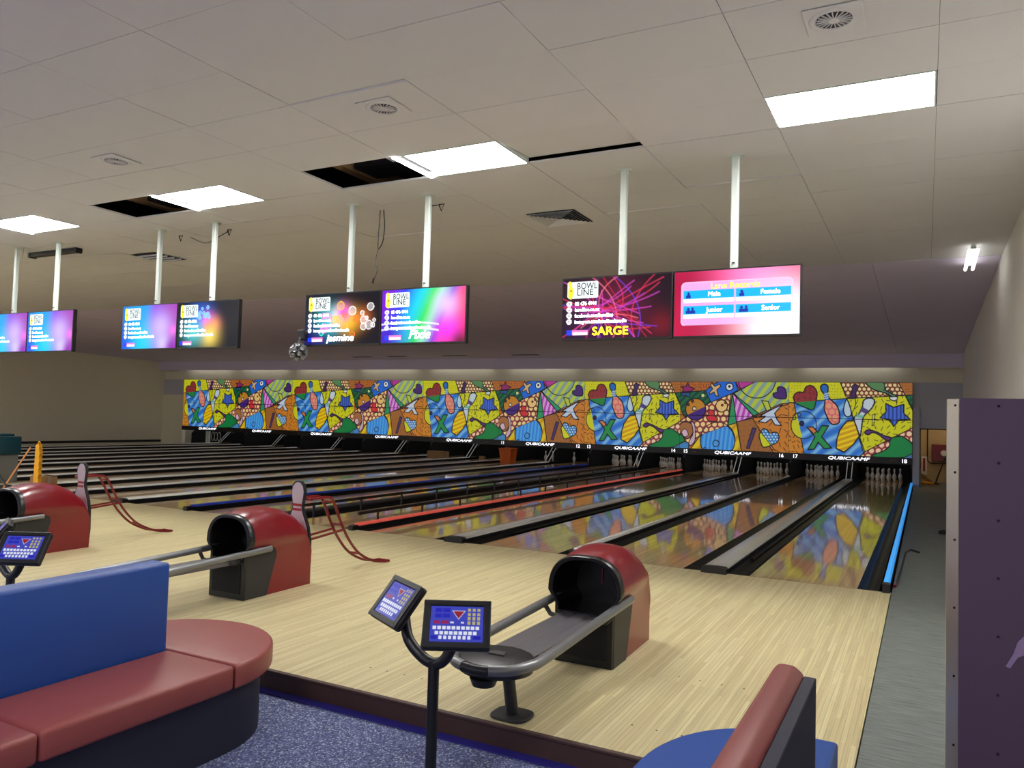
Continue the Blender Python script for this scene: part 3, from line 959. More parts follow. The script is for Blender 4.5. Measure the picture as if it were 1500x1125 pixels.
def art_B():
    A = Art(AW, AH, lambda u, v: (38 + 1374 * u, 40 + v * (815 + 55 * u)))
    A.I[:] = S(*BR)
    A.fill([(0, 30), (440, 30), (470, 70), (370, 150), (0, 175)], ('dash', (185, 105, 45), (95, 45, 20), 34, 6, 5))
    A.fill([(130, 50), (155, 100), (225, 125), (170, 160), (60, 165), (75, 125), (45, 100), (110, 95)], (150, 40, 110), 6)
    A.fill([(0, 175), (370, 150), (440, 295), (100, 470), (70, 440), (0, 250)], ('stripe', (20, 110, 70), (12, 70, 52), 0.85, 64))
    A.fill([(45, 180), (165, 175), (160, 235), (110, 210), (60, 220)], (40, 90, 150), 5)
    A.fill([(370, 150), (470, 70), (560, 30), (750, 30), (790, 140), (720, 180), (440, 295)], (30, 110, 225))
    A.fill([(750, 30), (1020, 30), (810, 135)], (190, 60, 160))
    A.fill([(1010, 30), (1450, 30), (1450, 300), (1320, 310), (990, 465), (740, 180)], ('stripe', (140, 170, 165), (190, 210, 60), 0.62, 92))
    A.circ(1020, 10, 230, None, 6)
    A.fill([(720, 180), (990, 465), (1050, 430)], (50, 160, 110))
    A.fill([(720, 180), (665, 580), (780, 540)], (40, 155, 100))
    A.fill([(720, 180), (775, 540), (910, 490), (985, 465)], ('stripe', (190, 70, 190), (235, 170, 235), 0.25, 66))
    A.fill([(440, 295), (700, 190), (660, 585), (310, 700), (160, 800), (0, 700), (0, 545), (120, 470)], ('dot', (150, 60, 70), (255, 220, 150), 76, 28))
    A.fill([(160, 900), (310, 700), (775, 540), (850, 940), (160, 940)], ('wave', (240, 205, 30), (200, 150, 20), 0.8, 130))
    A.fill([(780, 530), (975, 485), (1260, 940), (850, 940)], ('dash', (165, 105, 50), (140, 85, 40), 60, 30, 4))
    A.fill([(975, 485), (1320, 345), (1450, 300), (1450, 940), (1255, 940)], ('dash', (208, 130, 45), (100, 50, 20), 84, 60, 5))
    # X on blue
    A.fill([(450, 55), (490, 95), (555, 65), (565, 95), (515, 140), (540, 215), (505, 215), (480, 165), (430, 195), (415, 180), (462, 125), (430, 80)], (225, 185, 130), 6)
    A.circ(678, 100, 46, (240, 245, 250), 7)
    A.circ(678, 95, 15, (20, 20, 40), 3)
    A.circ(335, 210, 26, (210, 225, 160), 5)
    # brown ball
    A.circ(243, 380, 133, (200, 135, 40), 7)
    A.circ(243, 380, 133, (70, 35, 130), 7, A.Y > 460 - (A.X - 120) * 0.45)
    A.circ(225, 375, 24, (245, 225, 200), 6)
    A.circ(200, 282, 17, (90, 50, 25), 4)
    A.circ(145, 325, 17, (90, 50, 25), 4)
    # small ball and red heart
    A.circ(582, 340, 76, (245, 205, 130), 7)
    A.circ(590, 330, 14, (120, 60, 40), 4)
    A.circ(632, 300, 16, (120, 60, 40), 4)
    A.fill([(385, 480), (415, 440), (400, 410), (440, 390), (490, 410), (490, 450), (530, 490), (515, 520), (435, 525)], (215, 50, 60), 6, 4)
    # doughnut swirl
    A.fill([(40, 560), (120, 530), (200, 570), (215, 660), (150, 740), (90, 720), (30, 650)], (170, 110, 60), 7, 4)
    A.fill([(60, 660), (110, 620), (150, 690), (100, 720)], (225, 190, 210), 5, 4)
    A.fill([(180, 530), (230, 560), (245, 680), (235, 780), (170, 830), (165, 770), (210, 690), (205, 600)], (215, 180, 200), 6, 3)
    # big blue ball
    clipb = A.Y > 700 - (A.X - 310) * 0.345
    A.circ(535, 760, 225, None, 6)
    A.circ(535, 770, 222, ('stripe', (45, 140, 235), (90, 175, 245), 0.1, 56), 7, clipb)
    A.circ(515, 800, 40, (80, 160, 235), 6)
    A.circ(370, 868, 18, (60, 130, 220), 5)
    # stick, split heart
    A.fill([(975, 605), (1022, 610), (940, 862), (905, 858)], (80, 50, 110), 6)
    Hh = [(1085, 650), (1110, 615), (1160, 630), (1190, 670), (1260, 655), (1300, 700), (1290, 770), (1230, 810), (1115, 845), (1075, 760), (1060, 690)]
    cl = A.X > 1085 + (A.Y - 660) * 0.85
    A.fill(Hh, ('dot', (55, 135, 205), (215, 235, 250), 40, 11), 7, 3, cl)
    A.fill(Hh, (214, 220, 40), 7, 3, ~cl)
    A.line([(1060, 630), (1260, 890)], 5)
    # purple heart
    A.fill([(1275, 110), (1320, 95), (1370, 130), (1380, 240), (1290, 245), (1235, 225), (1225, 180), (1275, 165)], (75, 40, 120), 7, 4)
    # white cross bones
    A.fill([(1175, 400), (1335, 320), (1245, 430), (1270, 490), (1330, 575), (1250, 565), (1205, 490), (1135, 540), (1050, 525), (1130, 465), (1060, 470)], (205, 220, 245), 7)
    A.fill([(1085, 270), (1165, 280), (1200, 375), (1150, 405)], (190, 205, 80), 6)
    # pepper tip
    A.fill([(0, 660), (70, 700), (110, 770), (0, 820)], (15, 130, 65), 6)
    A.fill([(0, 820), (110, 775), (160, 800), (160, 900), (0, 900)], (70, 140, 200), 6)
    return A.I

hw = AH // 2
arts = {}
for nm, img in (('A', art_A()), ('B', art_B())):
    g = 0.004
    arts[nm] = (gridprint('upper_picture', img[:hw + 1], -PW / 2 + g, PW / 2 - g, ZM + 0.012, ZT - g, -0.012, m_art, None),
                gridprint('lower_picture', img[hw:], -PW / 2 + g, PW / 2 - g, ZB + g, ZM - 0.008, -0.004, m_art, None))
for k in range(9):
    cx = MXR - PW * (k + 0.5)
    hi = 18 - 2 * k
    lo_ = hi - 1
    nm = 'A' if k % 2 == 0 else 'B'
    what = 'pop-art masking panel with hearts, pins and a star' if nm == 'A' else 'pop-art masking panel with balls and a striped fan'
    if lo_ >= 11:
        lab = what + ' above lanes %s and %s' % (WORD[lo_], WORD[hi])
    else:
        lab = what + ', %s panel from the left wall' % ORD[(hi) // 2]
    t = thing('masking_unit', lab, 'masking panel', (cx, YM, 0), 'masking panels')
    mobj('upper_picture', arts[nm][0], None, t)
    mobj('lower_picture', arts[nm][1], None, t)
    box('upper_board', (-PW / 2 + .002, -0.0115, ZM + .006), (PW / 2 - .002, 0.03, ZT), m_black, t)
    box('lower_board', (-PW / 2 + .002, -0.0035, ZB), (PW / 2 - .002, 0.03, ZM - .004), m_black, t)
    fs = prism('number_fascia', [(-0.03, 0.60), (-0.03, ZB - 0.002), (0.03, ZB - 0.002), (0.03, 0.60)], 0, -PW / 2, PW / 2, m_black, t, smooth=False)
    text('logo_lettering', 'QUBICAAMF', 0.125, m_whiteglow, fs, (-0.55, -0.034, 0.66), width=1.12, off=0.03, shear=0.25)
    for (n, s) in ((lo_, -1), (hi, 1)):
        if n >= 11:
            text('lane_number', str(n), 0.15, m_whiteglow, fs, (s * (PW / 2 - 0.2), -0.034, 0.645), align='CENTER', off=0.03)
        for q in (0, 1):
            xx = s * (PW / 2 - 0.42 - 0.09 * q)
            box('red_dot', (xx - .022, -0.034, 0.68), (xx + .022, -0.03, 0.71), m_reddot, fs)

# things left at the lane ends
t = thing('bucket', 'orange square-sided bucket standing at the pit end of lane eleven', 'bucket', (-12.48, 15.9, 0.0))
bm = bmesh.new()
def frustum(w0, w1, h, ma, name, par, wall=0.012):
    v, f = [], []
    for (w, z) in ((w0, 0), (w1, h), (w1 - wall, h), (w0 - wall, 0.02)):
        for (sx, sy_) in ((-1, -1), (1, -1), (1, 1), (-1, 1)):
            v.append((sx * w, sy_ * w, z))
    for i in range(3):
        for k in range(4):
            a, b = i * 4 + k, i * 4 + (k + 1) % 4
            f.append((a, b, b + 4, a + 4))
    f += [(3, 2, 1, 0), (12, 13, 14, 15)]
    return mesh(name, v, f, ma, par)
frustum(0.2, 0.24, 0.5, m_orange, 'bucket_body', t)
for s in (-1, 1):
    box('rim', (-0.26, s * 0.25 - .015, 0.485), (0.26, s * 0.25 + .015, 0.515), m_orange, t, 0.005)
    box('rim', (s * 0.25 - .015, -0.235, 0.485), (s * 0.25 + .015, 0.235, 0.515), m_orange, t, 0.005)
bm.free()
def carton(name, lab, loc, sx, sy_, sz, rz=0.0):
    t = thing(name, lab, 'box', loc, rz=rz)
    box('carton', (-sx / 2, -sy_ / 2, 0), (sx / 2, sy_ / 2, sz), m_card, t)
    for s in (-1, 1):
        mesh('flap', [(-sx / 2, s * sy_ / 2, sz), (sx / 2, s * sy_ / 2, sz), (sx / 2, s * sy_ / 4, sz + 0.02), (-sx / 2, s * sy_ / 4, sz + 0.02)], [(0, 1, 2, 3)], m_card, t)
    box('tape', (-sx / 2 - .002, -0.03, 0.0), (sx / 2 + .002, 0.03, sz + 0.003), m_trim, t)
carton('cardboard_box', 'wide brown cardboard box at the pit end left of the orange bucket', (-15.5, 16.0, 0.0), 0.72, 0.4, 0.26)
carton('cardboard_box', 'small brown box beside the orange bucket', (-13.35, 15.6, 0.0), 0.2, 0.2, 0.18, 0.2)
for i, (sx, sy_, w_) in enumerate([(sum(lane_x[q]) / 2 + .2, yy, w) for q, yy, w in ((9, 15.3, .35), (10, 15.2, .3), (1, 15.2, .5), (2, 15.0, .45), (3, 15.0, .4), (5, 15.4, .5), (7, 15.6, .4))]):
    o = prism('paper_scrap', [(-w_ / 2, -.1), (0, -.14), (w_ / 2, -.06), (w_ * .35, .12), (-w_ * .3, .1)], 2, 0.0, 0.012, m_white, None, smooth=False, loc=(sx, sy_, 0.0))
    tag(o, 'white scrap lying at the lane ends, %s' % ['left of the wide cardboard box', 'by the orange bucket', 'nearest the left wall', 'second from the left wall', 'third from the left wall', 'fourth from the left wall', 'fifth from the left wall'][i], 'scrap', 'white scraps at the lane ends')
t = thing('pinsetter_machinery', 'bright coiled machine parts showing in the pit nearest the left wall', 'machinery', (-28.4, 17.0, 0.0))
box('white_post', (-0.62, -0.05, 0), (-0.42, 0.05, 0.6), m_pole, t)
for i in range(3):
    tube('coil', [(-.2 + .2 * i + .1 * math.cos(a), 0.0, 0.32 + .2 * math.sin(a)) for a in np.linspace(0, 6.2, 16)], 0.012, m_cap, t, 6)

# ------------------------------------------------------------------ overhead screens
def smooth01(a, b, x):
    t = np.clip((x - a) / (b - a), 0, 1)
    return t * t * (3 - 2 * t)
SWp, SHp = 150, 84
U, V = np.meshgrid(np.linspace(0, 1, SWp), np.linspace(0, 1, SHp))
def blob(img, x, y, r, c, k=1.0, sq=1.0):
    g_ = np.exp(-(((U - x) / r) ** 2 + ((V - y) * 0.57 / r * sq) ** 2))[..., None] * k
    img[:] = img * (1 - g_) + np.array(S(*c)) * g_
def ring(img, x, y, r, c, w=0.008, fillk=0.35):
    d = np.hypot(U - x, (V - y) * 0.57)
    img[d < r] = img[d < r] * (1 - fillk) + np.array(S(*c)) * fillk
    img[abs(d - r) < w] = S(*c)
def rrect(x0, x1, y0, y1, r=0.02):
    dx = np.maximum(np.maximum(x0 + r - U, U - x1 + r), 0)
    dy = np.maximum(np.maximum(y0 + r * 1.7 - V, V - y1 + r * 1.7), 0) * 0.57
    return np.hypot(dx, dy) < r
def screen_img(kind):
    rs = np.random.RandomState(5 + kind)
    img = np.zeros((SHp, SWp, 3))
    if kind == 0:
        img[:] = S(22, 6, 20)
        blob(img, .45, .6, .28, (110, 15, 50), .9)
        blob(img, .3, .85, .3, (25, 10, 60), .7)
        blob(img, .92, .8, .12, (120, 10, 30), .6)
        for i in range(26):
            x0, y0 = .45 + rs.randn() * .12, .55 + rs.randn() * .18
            a = rs.rand() * 6.28
            L_ = .25 + .3 * rs.rand()
            bend = rs.randn() * .3
            tt = np.linspace(-1, 1, 14)
            pts = [(x0 + L_ * t_ * math.cos(a) - bend * t_ * t_ * math.sin(a) * .4, y0 + L_ * 1.6 * t_ * math.sin(a) + bend * t_ * t_ * math.cos(a) * .5) for t_ in tt]
            d = dist(U, V * .57, [(p[0], p[1] * .57) for p in pts], False)
            g_ = np.exp(-(d / .0045) ** 2)[..., None] * .6
            c = [(235, 50, 90), (220, 70, 200), (200, 30, 40), (255, 120, 140), (120, 60, 220)][rs.randint(5)]
            img[:] = img * (1 - g_) + np.array(S(*c)) * g_
    elif kind == 1:
        img[:] = np.array(S(205, 20, 80))
        blob(img, .1, .2, .3, (150, 0, 50), .9)
        blob(img, .65, .02, .28, (255, 120, 190), .9)
        blob(img, .2, 1.0, .3, (150, 5, 50), .8)
        blob(img, .9, .85, .33, (255, 245, 255), 1.0)
        pm = rrect(.06, .95, .17, .84, .03)
        img[pm] = img[pm] * .25 + np.array(S(222, 175, 232)) * .75
        blob(img, .92, .9, .26, (255, 250, 255), .95)
        pe = pm & ~rrect(.066, .944, .18, .83, .028)
        img[pe] = S(255, 190, 235)
        for (x0, x1, y0) in ((.075, .49, .30), (.51, .935, .30), (.075, .49, .54), (.51, .935, .54)):
            q = (U > x0) & (U < x1) & (V > y0) & (V < y0 + .125)
            img[q] = S(5, 165, 225)
            q = (U > x0) & (U < x1) & (V >= y0 + .125) & (V < y0 + .185)
            img[q] = S(255, 255, 255)
            n_ = 1 if y0 < .4 else 2
            for e in range(n_):
                xx = x0 + .045 + .035 * e
                q = ((np.hypot(U - xx, (V - y0 - .045) * .57) < .013) | ((abs(U - xx) < .02) & (V > y0 + .07) & (V < y0 + .115)))
                img[q] = S(15, 40, 150)
    elif kind == 2:
        img[:] = S(10, 6, 18)
        blob(img, .32, .55, .16, (30, 190, 200), .9)
        blob(img, .45, .45, .1, (230, 245, 240), .8)
        blob(img, .6, .55, .13, (245, 180, 30), .95)
        blob(img, .52, .38, .09, (235, 70, 200), .9)
        blob(img, .78, .5, .1, (235, 120, 40), .55)
        blob(img, .15, .95, .2, (20, 20, 110), .8)
        for i in range(26):
            x_, y_ = .2 + .75 * rs.rand(), .2 + .65 * rs.rand()
            c = [(60, 220, 200), (245, 120, 220), (250, 190, 50), (240, 120, 40), (240, 240, 240)][min(4, int(5 * (x_ - .15) / .8 + rs.rand()))]
            ring(img, x_, y_, .015 + .035 * rs.rand(), c, .004, .3)
    elif kind == 3:
        s = U + .25 * (V - .5)
        stops = [(0, (110, 20, 190)), (.18, (40, 60, 230)), (.36, (10, 190, 225)), (.52, (30, 205, 70)), (.62, (130, 210, 170)), (.74, (110, 60, 190)), (.86, (235, 60, 110)), (1.1, (200, 20, 40))]
        for c in range(3):
            img[..., c] = np.interp(s, [q[0] for q in stops], [S(*q[1])[c] for q in stops])
        blob(img, .8, .75, .16, (225, 40, 230), .85)
        blob(img, .78, .3, .14, (225, 190, 250), .8)
        blob(img, .1, .95, .25, (60, 10, 160), .8)
        blob(img, .95, 1.0, .1, (30, 10, 30), .8)
        for d0 in (.35, .42):
            d = abs(V - (.62 + d0 * (U - .3) ** 2 + (.1 if d0 > .4 else 0)))
            g_ = (np.exp(-(d / .014) ** 2) * (U < .7))[..., None] * .75
            img[:] = img * (1 - g_) + g_
    elif kind == 4:
        s = U
        stops = [(0, (30, 110, 190)), (.25, (20, 150, 225)), (.45, (30, 140, 230)), (.6, (120, 60, 200)), (.8, (140, 50, 170)), (1, (150, 60, 160))]
        for c in range(3):
            img[..., c] = np.interp(s, [q[0] for q in stops], [S(*q[1])[c] for q in stops])
        blob(img, .1, .95, .25, (20, 20, 200), .9)
        blob(img, .4, .85, .25, (20, 190, 225), .9)
        blob(img, .72, .5, .2, (190, 165, 235), .95)
        blob(img, .78, .9, .12, (200, 190, 240), .9)
        blob(img, .95, .6, .07, (230, 110, 215), .9)
        blob(img, .93, .98, .12, (130, 30, 160), .9)
    else:
        img[:] = S(12, 10, 18)
        blob(img, .4, .3, .2, (20, 80, 170), .95)
        blob(img, .36, .42, .12, (10, 40, 230), .9)
        blob(img, .5, .42, .1, (235, 90, 220), .95)
        blob(img, .52, .57, .06, (230, 20, 40), .95)
        blob(img, .62, .5, .1, (235, 130, 90), .8)
        blob(img, .55, .74, .14, (235, 205, 90), .95)
        blob(img, .28, .65, .16, (80, 200, 200), .8)
        blob(img, .8, .1, .1, (15, 12, 20), .8)
        for i in range(14):
            ring(img, .35 + .2 * rs.rand(), .12 + .3 * rs.rand(), .01 + .02 * rs.rand(), (130, 190, 250), .004, .6)
    if kind != 1:
        q = rrect(.045, .34, .05, .33, .02)
        img[q] = S(232, 246, 246)
        # plain yellow pin shape of the logo
        q = (np.hypot((U - .075) / .028, (V - .23) / .11) < 1) | (np.hypot((U - .07) / .018, (V - .09) / .05) < 1)
        img[q] = S(238, 215, 50)
        q = np.hypot(U - .08, (V - .2) * .57) < .008
        img[q] = S(120, 60, 20)
        for yy in (.42, .52, .62, .72):
            q = np.hypot(U - .065, (V - yy) * .57) < .026
            img[q] = S(250, 250, 250)
            q = np.hypot(U - .065, (V - yy) * .57) < .008
            img[q] = S(90, 70, 110)
        q = (U > .045) & (U < .1) & (V > .86) & (V < .95)
        img[q] = S(30, 60, 225)
        q = (U > .1) & (U < .25) & (V > .86) & (V < .95)
        img[q] = S(225, 120, 190)
        q = (U > .105) & (U < .245) & (V > .9) & (V < .94)
        img[q] = S(245, 225, 245)
    return img

TVW, TVH = 1.1, 0.61
SCR = {}
m_ink = mat('display_ink', (0.01, 0.01, 0.015), 0.5, var=0.0)
m_stext = mat('display_white_text', (0.9, 0.95, 0.97), 0.5, var=0.0, emit=1.2, emitc=(1, 1, 1))
m_ytext = mat('display_yellow_text', S(240, 215, 60), 0.5, var=0.0, emit=1.0, emitc=S(245, 220, 60))
def tv(label, cx, kind, name_txt=None, yel=False):
    t = thing('overhead_screen', label, 'screen', (cx, -1.75, 2.37), 'overhead screens')
    box('casing', (-TVW / 2 + .002, 0.0, 0), (TVW / 2 - .002, 0.06, TVH), m_black, t, 0.006)
    bz = 0.014
    if kind not in SCR:
        SCR[kind] = gridprint('picture', screen_img(kind), -TVW / 2 + bz, TVW / 2 - bz, bz + .006, TVH - bz, -0.0015, m_screen, None)
    p_ = mobj('picture', SCR[kind], None, t)
    w_, h_ = TVW - 2 * bz, TVH - 2 * bz
    def at(u, v):
        return (-TVW / 2 + bz + w_ * u, -0.003, TVH - bz - h_ * v)
    if kind == 1:
        text('lettering', 'Lane Records', 0.07, m_ytext, p_, at(.30, .275), width=.42, off=.02)
        for s_, u_, v_ in (('Male', .28, .39), ('Female', .7, .39), ('Junior', .27, .63), ('Senior', .71, .63)):
            text('lettering', s_, 0.058, m_stext, p_, at(u_, v_), off=.02)
    else:
        text('lettering', 'BOWL', 0.085, m_ink, p_, at(.135, .175), width=.205, off=.01)
        text('lettering', 'LINE', 0.085, m_ink, p_, at(.135, .28), width=.165, off=.01)
        for s_, v_, w2 in (('03 476 4944', .445, .22), ('bowlline.co.nz', .545, .25), ('facebook.com/bowlline', .645, .39), ('instagram.com/bowllinedunedin', .745, .52)):
            text('lettering', s_, 0.05, m_stext, p_, at(.12, v_), width=w2, off=.018)
        if name_txt:
            text('lettering', name_txt[0], name_txt[1], m_ytext if yel else m_stext, p_, at(name_txt[2], name_txt[3]), width=name_txt[4], off=.03, shear=name_txt[5])
    return t
sets = [
    ((0, ('SARGE', .11, .29, .94, .36, 0.0), True, 'dark screen of red light trails lettered SARGE, nearest the right wall but one'),
     (1, None, False, 'crimson screen with four blue Lane Records boxes')),
    ((2, ('jasmine', .11, .31, .93, .40, 0.15), False, 'dark screen of coloured bubbles lettered jasmine'),
     (3, ('Pixie', .14, .34, .92, .28, 0.3), False, 'rainbow screen of purple, cyan and green lettered Pixie')),
    ((4, None, False, 'blue and purple screen beside the dark colour-burst screen'),
     (5, None, False, 'dark screen with a blue and pink colour burst, third pair from the right')),
    ((4, None, False, 'blue and purple screen at the left edge of the picture'),
     (4, None, False, 'blue and purple screen, right half of the leftmost pair')),
]
pairw = ['nearest the right wall', 'second from the right wall', 'third from the right wall', 'leftmost in view']
for i, (a, b) in enumerate(sets):
    c = -1.43 - 3.28 * i
    tv(a[3], c - TVW / 2 - .002, a[0], a[1], a[2])
    tv(b[3], c + TVW / 2 + .002, b[0], b[1], b[2])
    t = thing('screen_mount', 'pair of white ceiling poles holding screens, ' + pairw[i], 'screen mount', (c, -1.66, ZC), 'screen mounts')
    for s in (-1, 1):
        box('pole', (s * .52 - .033, -0.025, -1.3), (s * .52 + .033, 0.025, -0.003), m_pole, t, 0.008)
        lathe('flange', [(0.07, -0.012), (0.075, -0.001)], m_pole, t, 16, loc=(s * .52, 0, 0))
        lathe('bolt', [(0.012, -0.01), (0.012, 0.0)], m_darkgrey, t, 8, loc=(s * .52, -0.03, -0.96))
    box('cross_bar', (-0.95, 0.03, -1.35), (0.95, 0.07, -1.28), m_black, t)

# multi-lens effect lamp at the corner of the second screen pair
t = thing('effect_lamp', 'black ball-shaped multi-lens effect lamp hanging at a screen corner', 'lamp', (-5.80, -1.845, 2.30))
bm = bmesh.new()
bmesh.ops.create_icosphere(bm, subdivisions=2, radius=0.085)
me = bpy.data.meshes.new('lamp_ball')
bm.to_mesh(me)
bm.free()
mobj('lamp_ball', me, m_black, t)
lensm = lathemesh('lens', [(0.022, 0), (0.026, 0.022), (0.02, 0.024), (0.012, 0.018)], 10)
for i in range(26):
    ph = math.acos(1 - 2 * (i + .5) / 26)
    th = math.pi * (1 + 5 ** .5) * i
    d = Vector((math.cos(th) * math.sin(ph), math.sin(th) * math.sin(ph), math.cos(ph)))
    o = mobj('lens', lensm, m_darkgrey if i % 3 else m_silver, t, True, loc=d * 0.08)
    o.rotation_euler = d.to_track_quat('Z', 'Y').to_euler()
tube('yoke', [(0, 0, .08), (0, 0.01, .12), (0, .03, .17)], 0.015, m_black, t, 8)
box('bracket', (-0.06, 0.02, .14), (0.06, .09, .26), m_black, t, 0.01)

# ------------------------------------------------------------------ ceiling fittings
for i, vx in enumerate((0.11, -3.14, -6.36)):
    t = thing('round_air_vent', 'round slotted air vent in a square plate, ' + ['nearest the right wall', 'second from the right wall', 'third from the right wall'][i], 'vent', (vx, -3.84, ZC), 'round ceiling vents')
    box('plate', (-0.16, -0.16, -0.012), (0.16, 0.16, -0.004), m_tile, t, 0.003)
    lathe('ring', [(0.14, -0.013), (0.13, -0.02), (0.105, -0.018), (0.1, -0.0125)], m_tile, t, 28)
    lathe('dark_core', [(0.1, -0.0135), (0.09, -0.0132)], m_darkgrey, t, 24)
    fin = boxmesh('fin', (0.025, -0.003, -0.02), (0.098, 0.003, -0.014))
    for q in range(20):
        o = mobj('fin', fin, m_tile, t)
        o.rotation_euler = (0, 0, 2 * math.pi * q / 20)
    lathe('hub', [(0.03, -0.013), (0.03, -0.022), (0.01, -0.024)], m_tile, t, 16)
t = thing('louvre_diffuser', 'square four-way louvred ceiling diffuser behind the hanging screens', 'vent', (-3.25, -0.28, ZC))
box('backing', (-.3, -.3, -0.006), (.3, .3, -0.003), m_blackmat, t)
for q in range(7):
    s = 0.04 + 0.04 * q
    for ang in range(4):
        o = mesh('louvre', [(-s, -s, -0.008), (s, -s, -0.008), (s + .012, -s - .014, -0.022), (-s - .012, -s - .014, -0.022)], [(0, 1, 2, 3)], m_tile, t)
        o.rotation_euler = (0, 0, ang * math.pi / 2)
t = thing('slot_grille', 'dark open ceiling grille between the screen poles', 'vent', (-10.2, -0.38, ZC))
box('opening', (-.28, -.3, -0.006), (.28, .3, -0.003), m_blackmat, t)
for q in range(4):
    box('blade', (-.28, -.2 + .13 * q, -0.03), (.28, -.19 + .13 * q, -0.006), m_tile, t)
t = thing('black_strip_fitting', 'black strip light fitting behind the leftmost poles', 'strip light', (-11.4, -1.32, ZC))
box('strip_body', (-.56, -.05, -0.07), (.56, .05, -0.003), m_black, t, 0.01)
for s in (-1, 1):
    box('end_cap', (s * .58 - .03, -.06, -0.08), (s * .58 + .03, .06, -0.003), m_black, t, 0.008)
t = thing('hanging_cable', 'thin black cable loop hanging from the ceiling over the jasmine screen', 'cable', (-5.06, -1.35, ZC))
tube('cable', spline([(-0.02, 0, 0), (-0.05, 0.02, -0.3), (-0.03, 0, -0.45), (0.03, 0, -0.38), (0.05, 0, -0.2), (0.03, 0, 0)], 6), 0.006, m_black, t, 6)
tube('cable_tail', spline([(-0.03, 0, -0.45), (-0.07, 0, -0.62), (-0.03, 0, -0.7), (-0.08, 0, -0.82)], 6), 0.006, m_black, t, 6)
tube('plug', [(-0.08, 0, -0.8), (-0.095, 0, -0.86)], 0.012, m_black, t, 8)
for i, (hx, lab) in enumerate(((-4.25, 'small black hook and cord stub right of the jasmine poles'), (-8.54, 'small black ceiling hook left of the sagging cord'), (-7.6, 'black ceiling hook with a sagging cord behind the third pole pair'))):
    t = thing('ceiling_hook', lab, 'hook', (hx, -1.32, ZC), 'ceiling hooks')
    tube('hook', [(-0.03, 0, -0.005), (0.04, 0, -0.005), (0.005, 0, -0.08), (-0.03, 0, -0.01)], 0.007, m_black, t, 6)
    if i == 2:
        tube('cord', spline([(0, 0, -0.02), (-0.25, 0, -0.1), (-0.5, 0.05, -0.13), (-0.8, 0.05, -0.03)], 6), 0.006, m_black, t, 6)
    elif i == 0:
        tube('cord', [(-0.05, 0, -0.01), (-0.16, 0, -0.012)], 0.006, m_black, t, 6)

# ------------------------------------------------------------------ ball returns
def section(w_lo, w_up, zn, h, n=14):
    """arched outline, narrow below the neck zn and bulging above it; symmetric in x"""
    R = [(w_lo, 0.0), (w_lo, zn * 0.5), (w_lo, zn - 0.04), ((w_lo + w_up) / 2, zn), (w_up, zn + 0.04)]
    top = []
    z1 = zn + 0.04
    for i in range(1, n + 1):
        a = math.pi / 2 * i / n
        top.append((w_up * math.cos(a) ** 0.75 if i < n else 0.0, z1 + (h - z1) * math.sin(a) ** 0.85))
    right = R + top
    left = [(-px, pz) for px, pz in right[:-1]][::-1]
    return right + left
def loft(name, secs, ma, parent, caps=(True, True)):
    v, f = [], []
    n = len(secs[0][1])
    for y, s_ in secs:
        v += [(px, y, pz) for px, pz in s_]
    for i in range(len(secs) - 1):
        for k in range(n):
            a, b = i * n + k, i * n + (k + 1) % n
            f.append((a, b, b + n, a + n))
    if caps[0]:
        f.append(tuple(range(n)))
    if caps[1]:
        f.append(tuple((len(secs) - 1) * n + k for k in range(n))[::-1])
    me = bpy.data.meshes.new(name)
    me.from_pydata(v, [], f)
    fixn(me)
    return mobj(name, me, ma, parent, True)

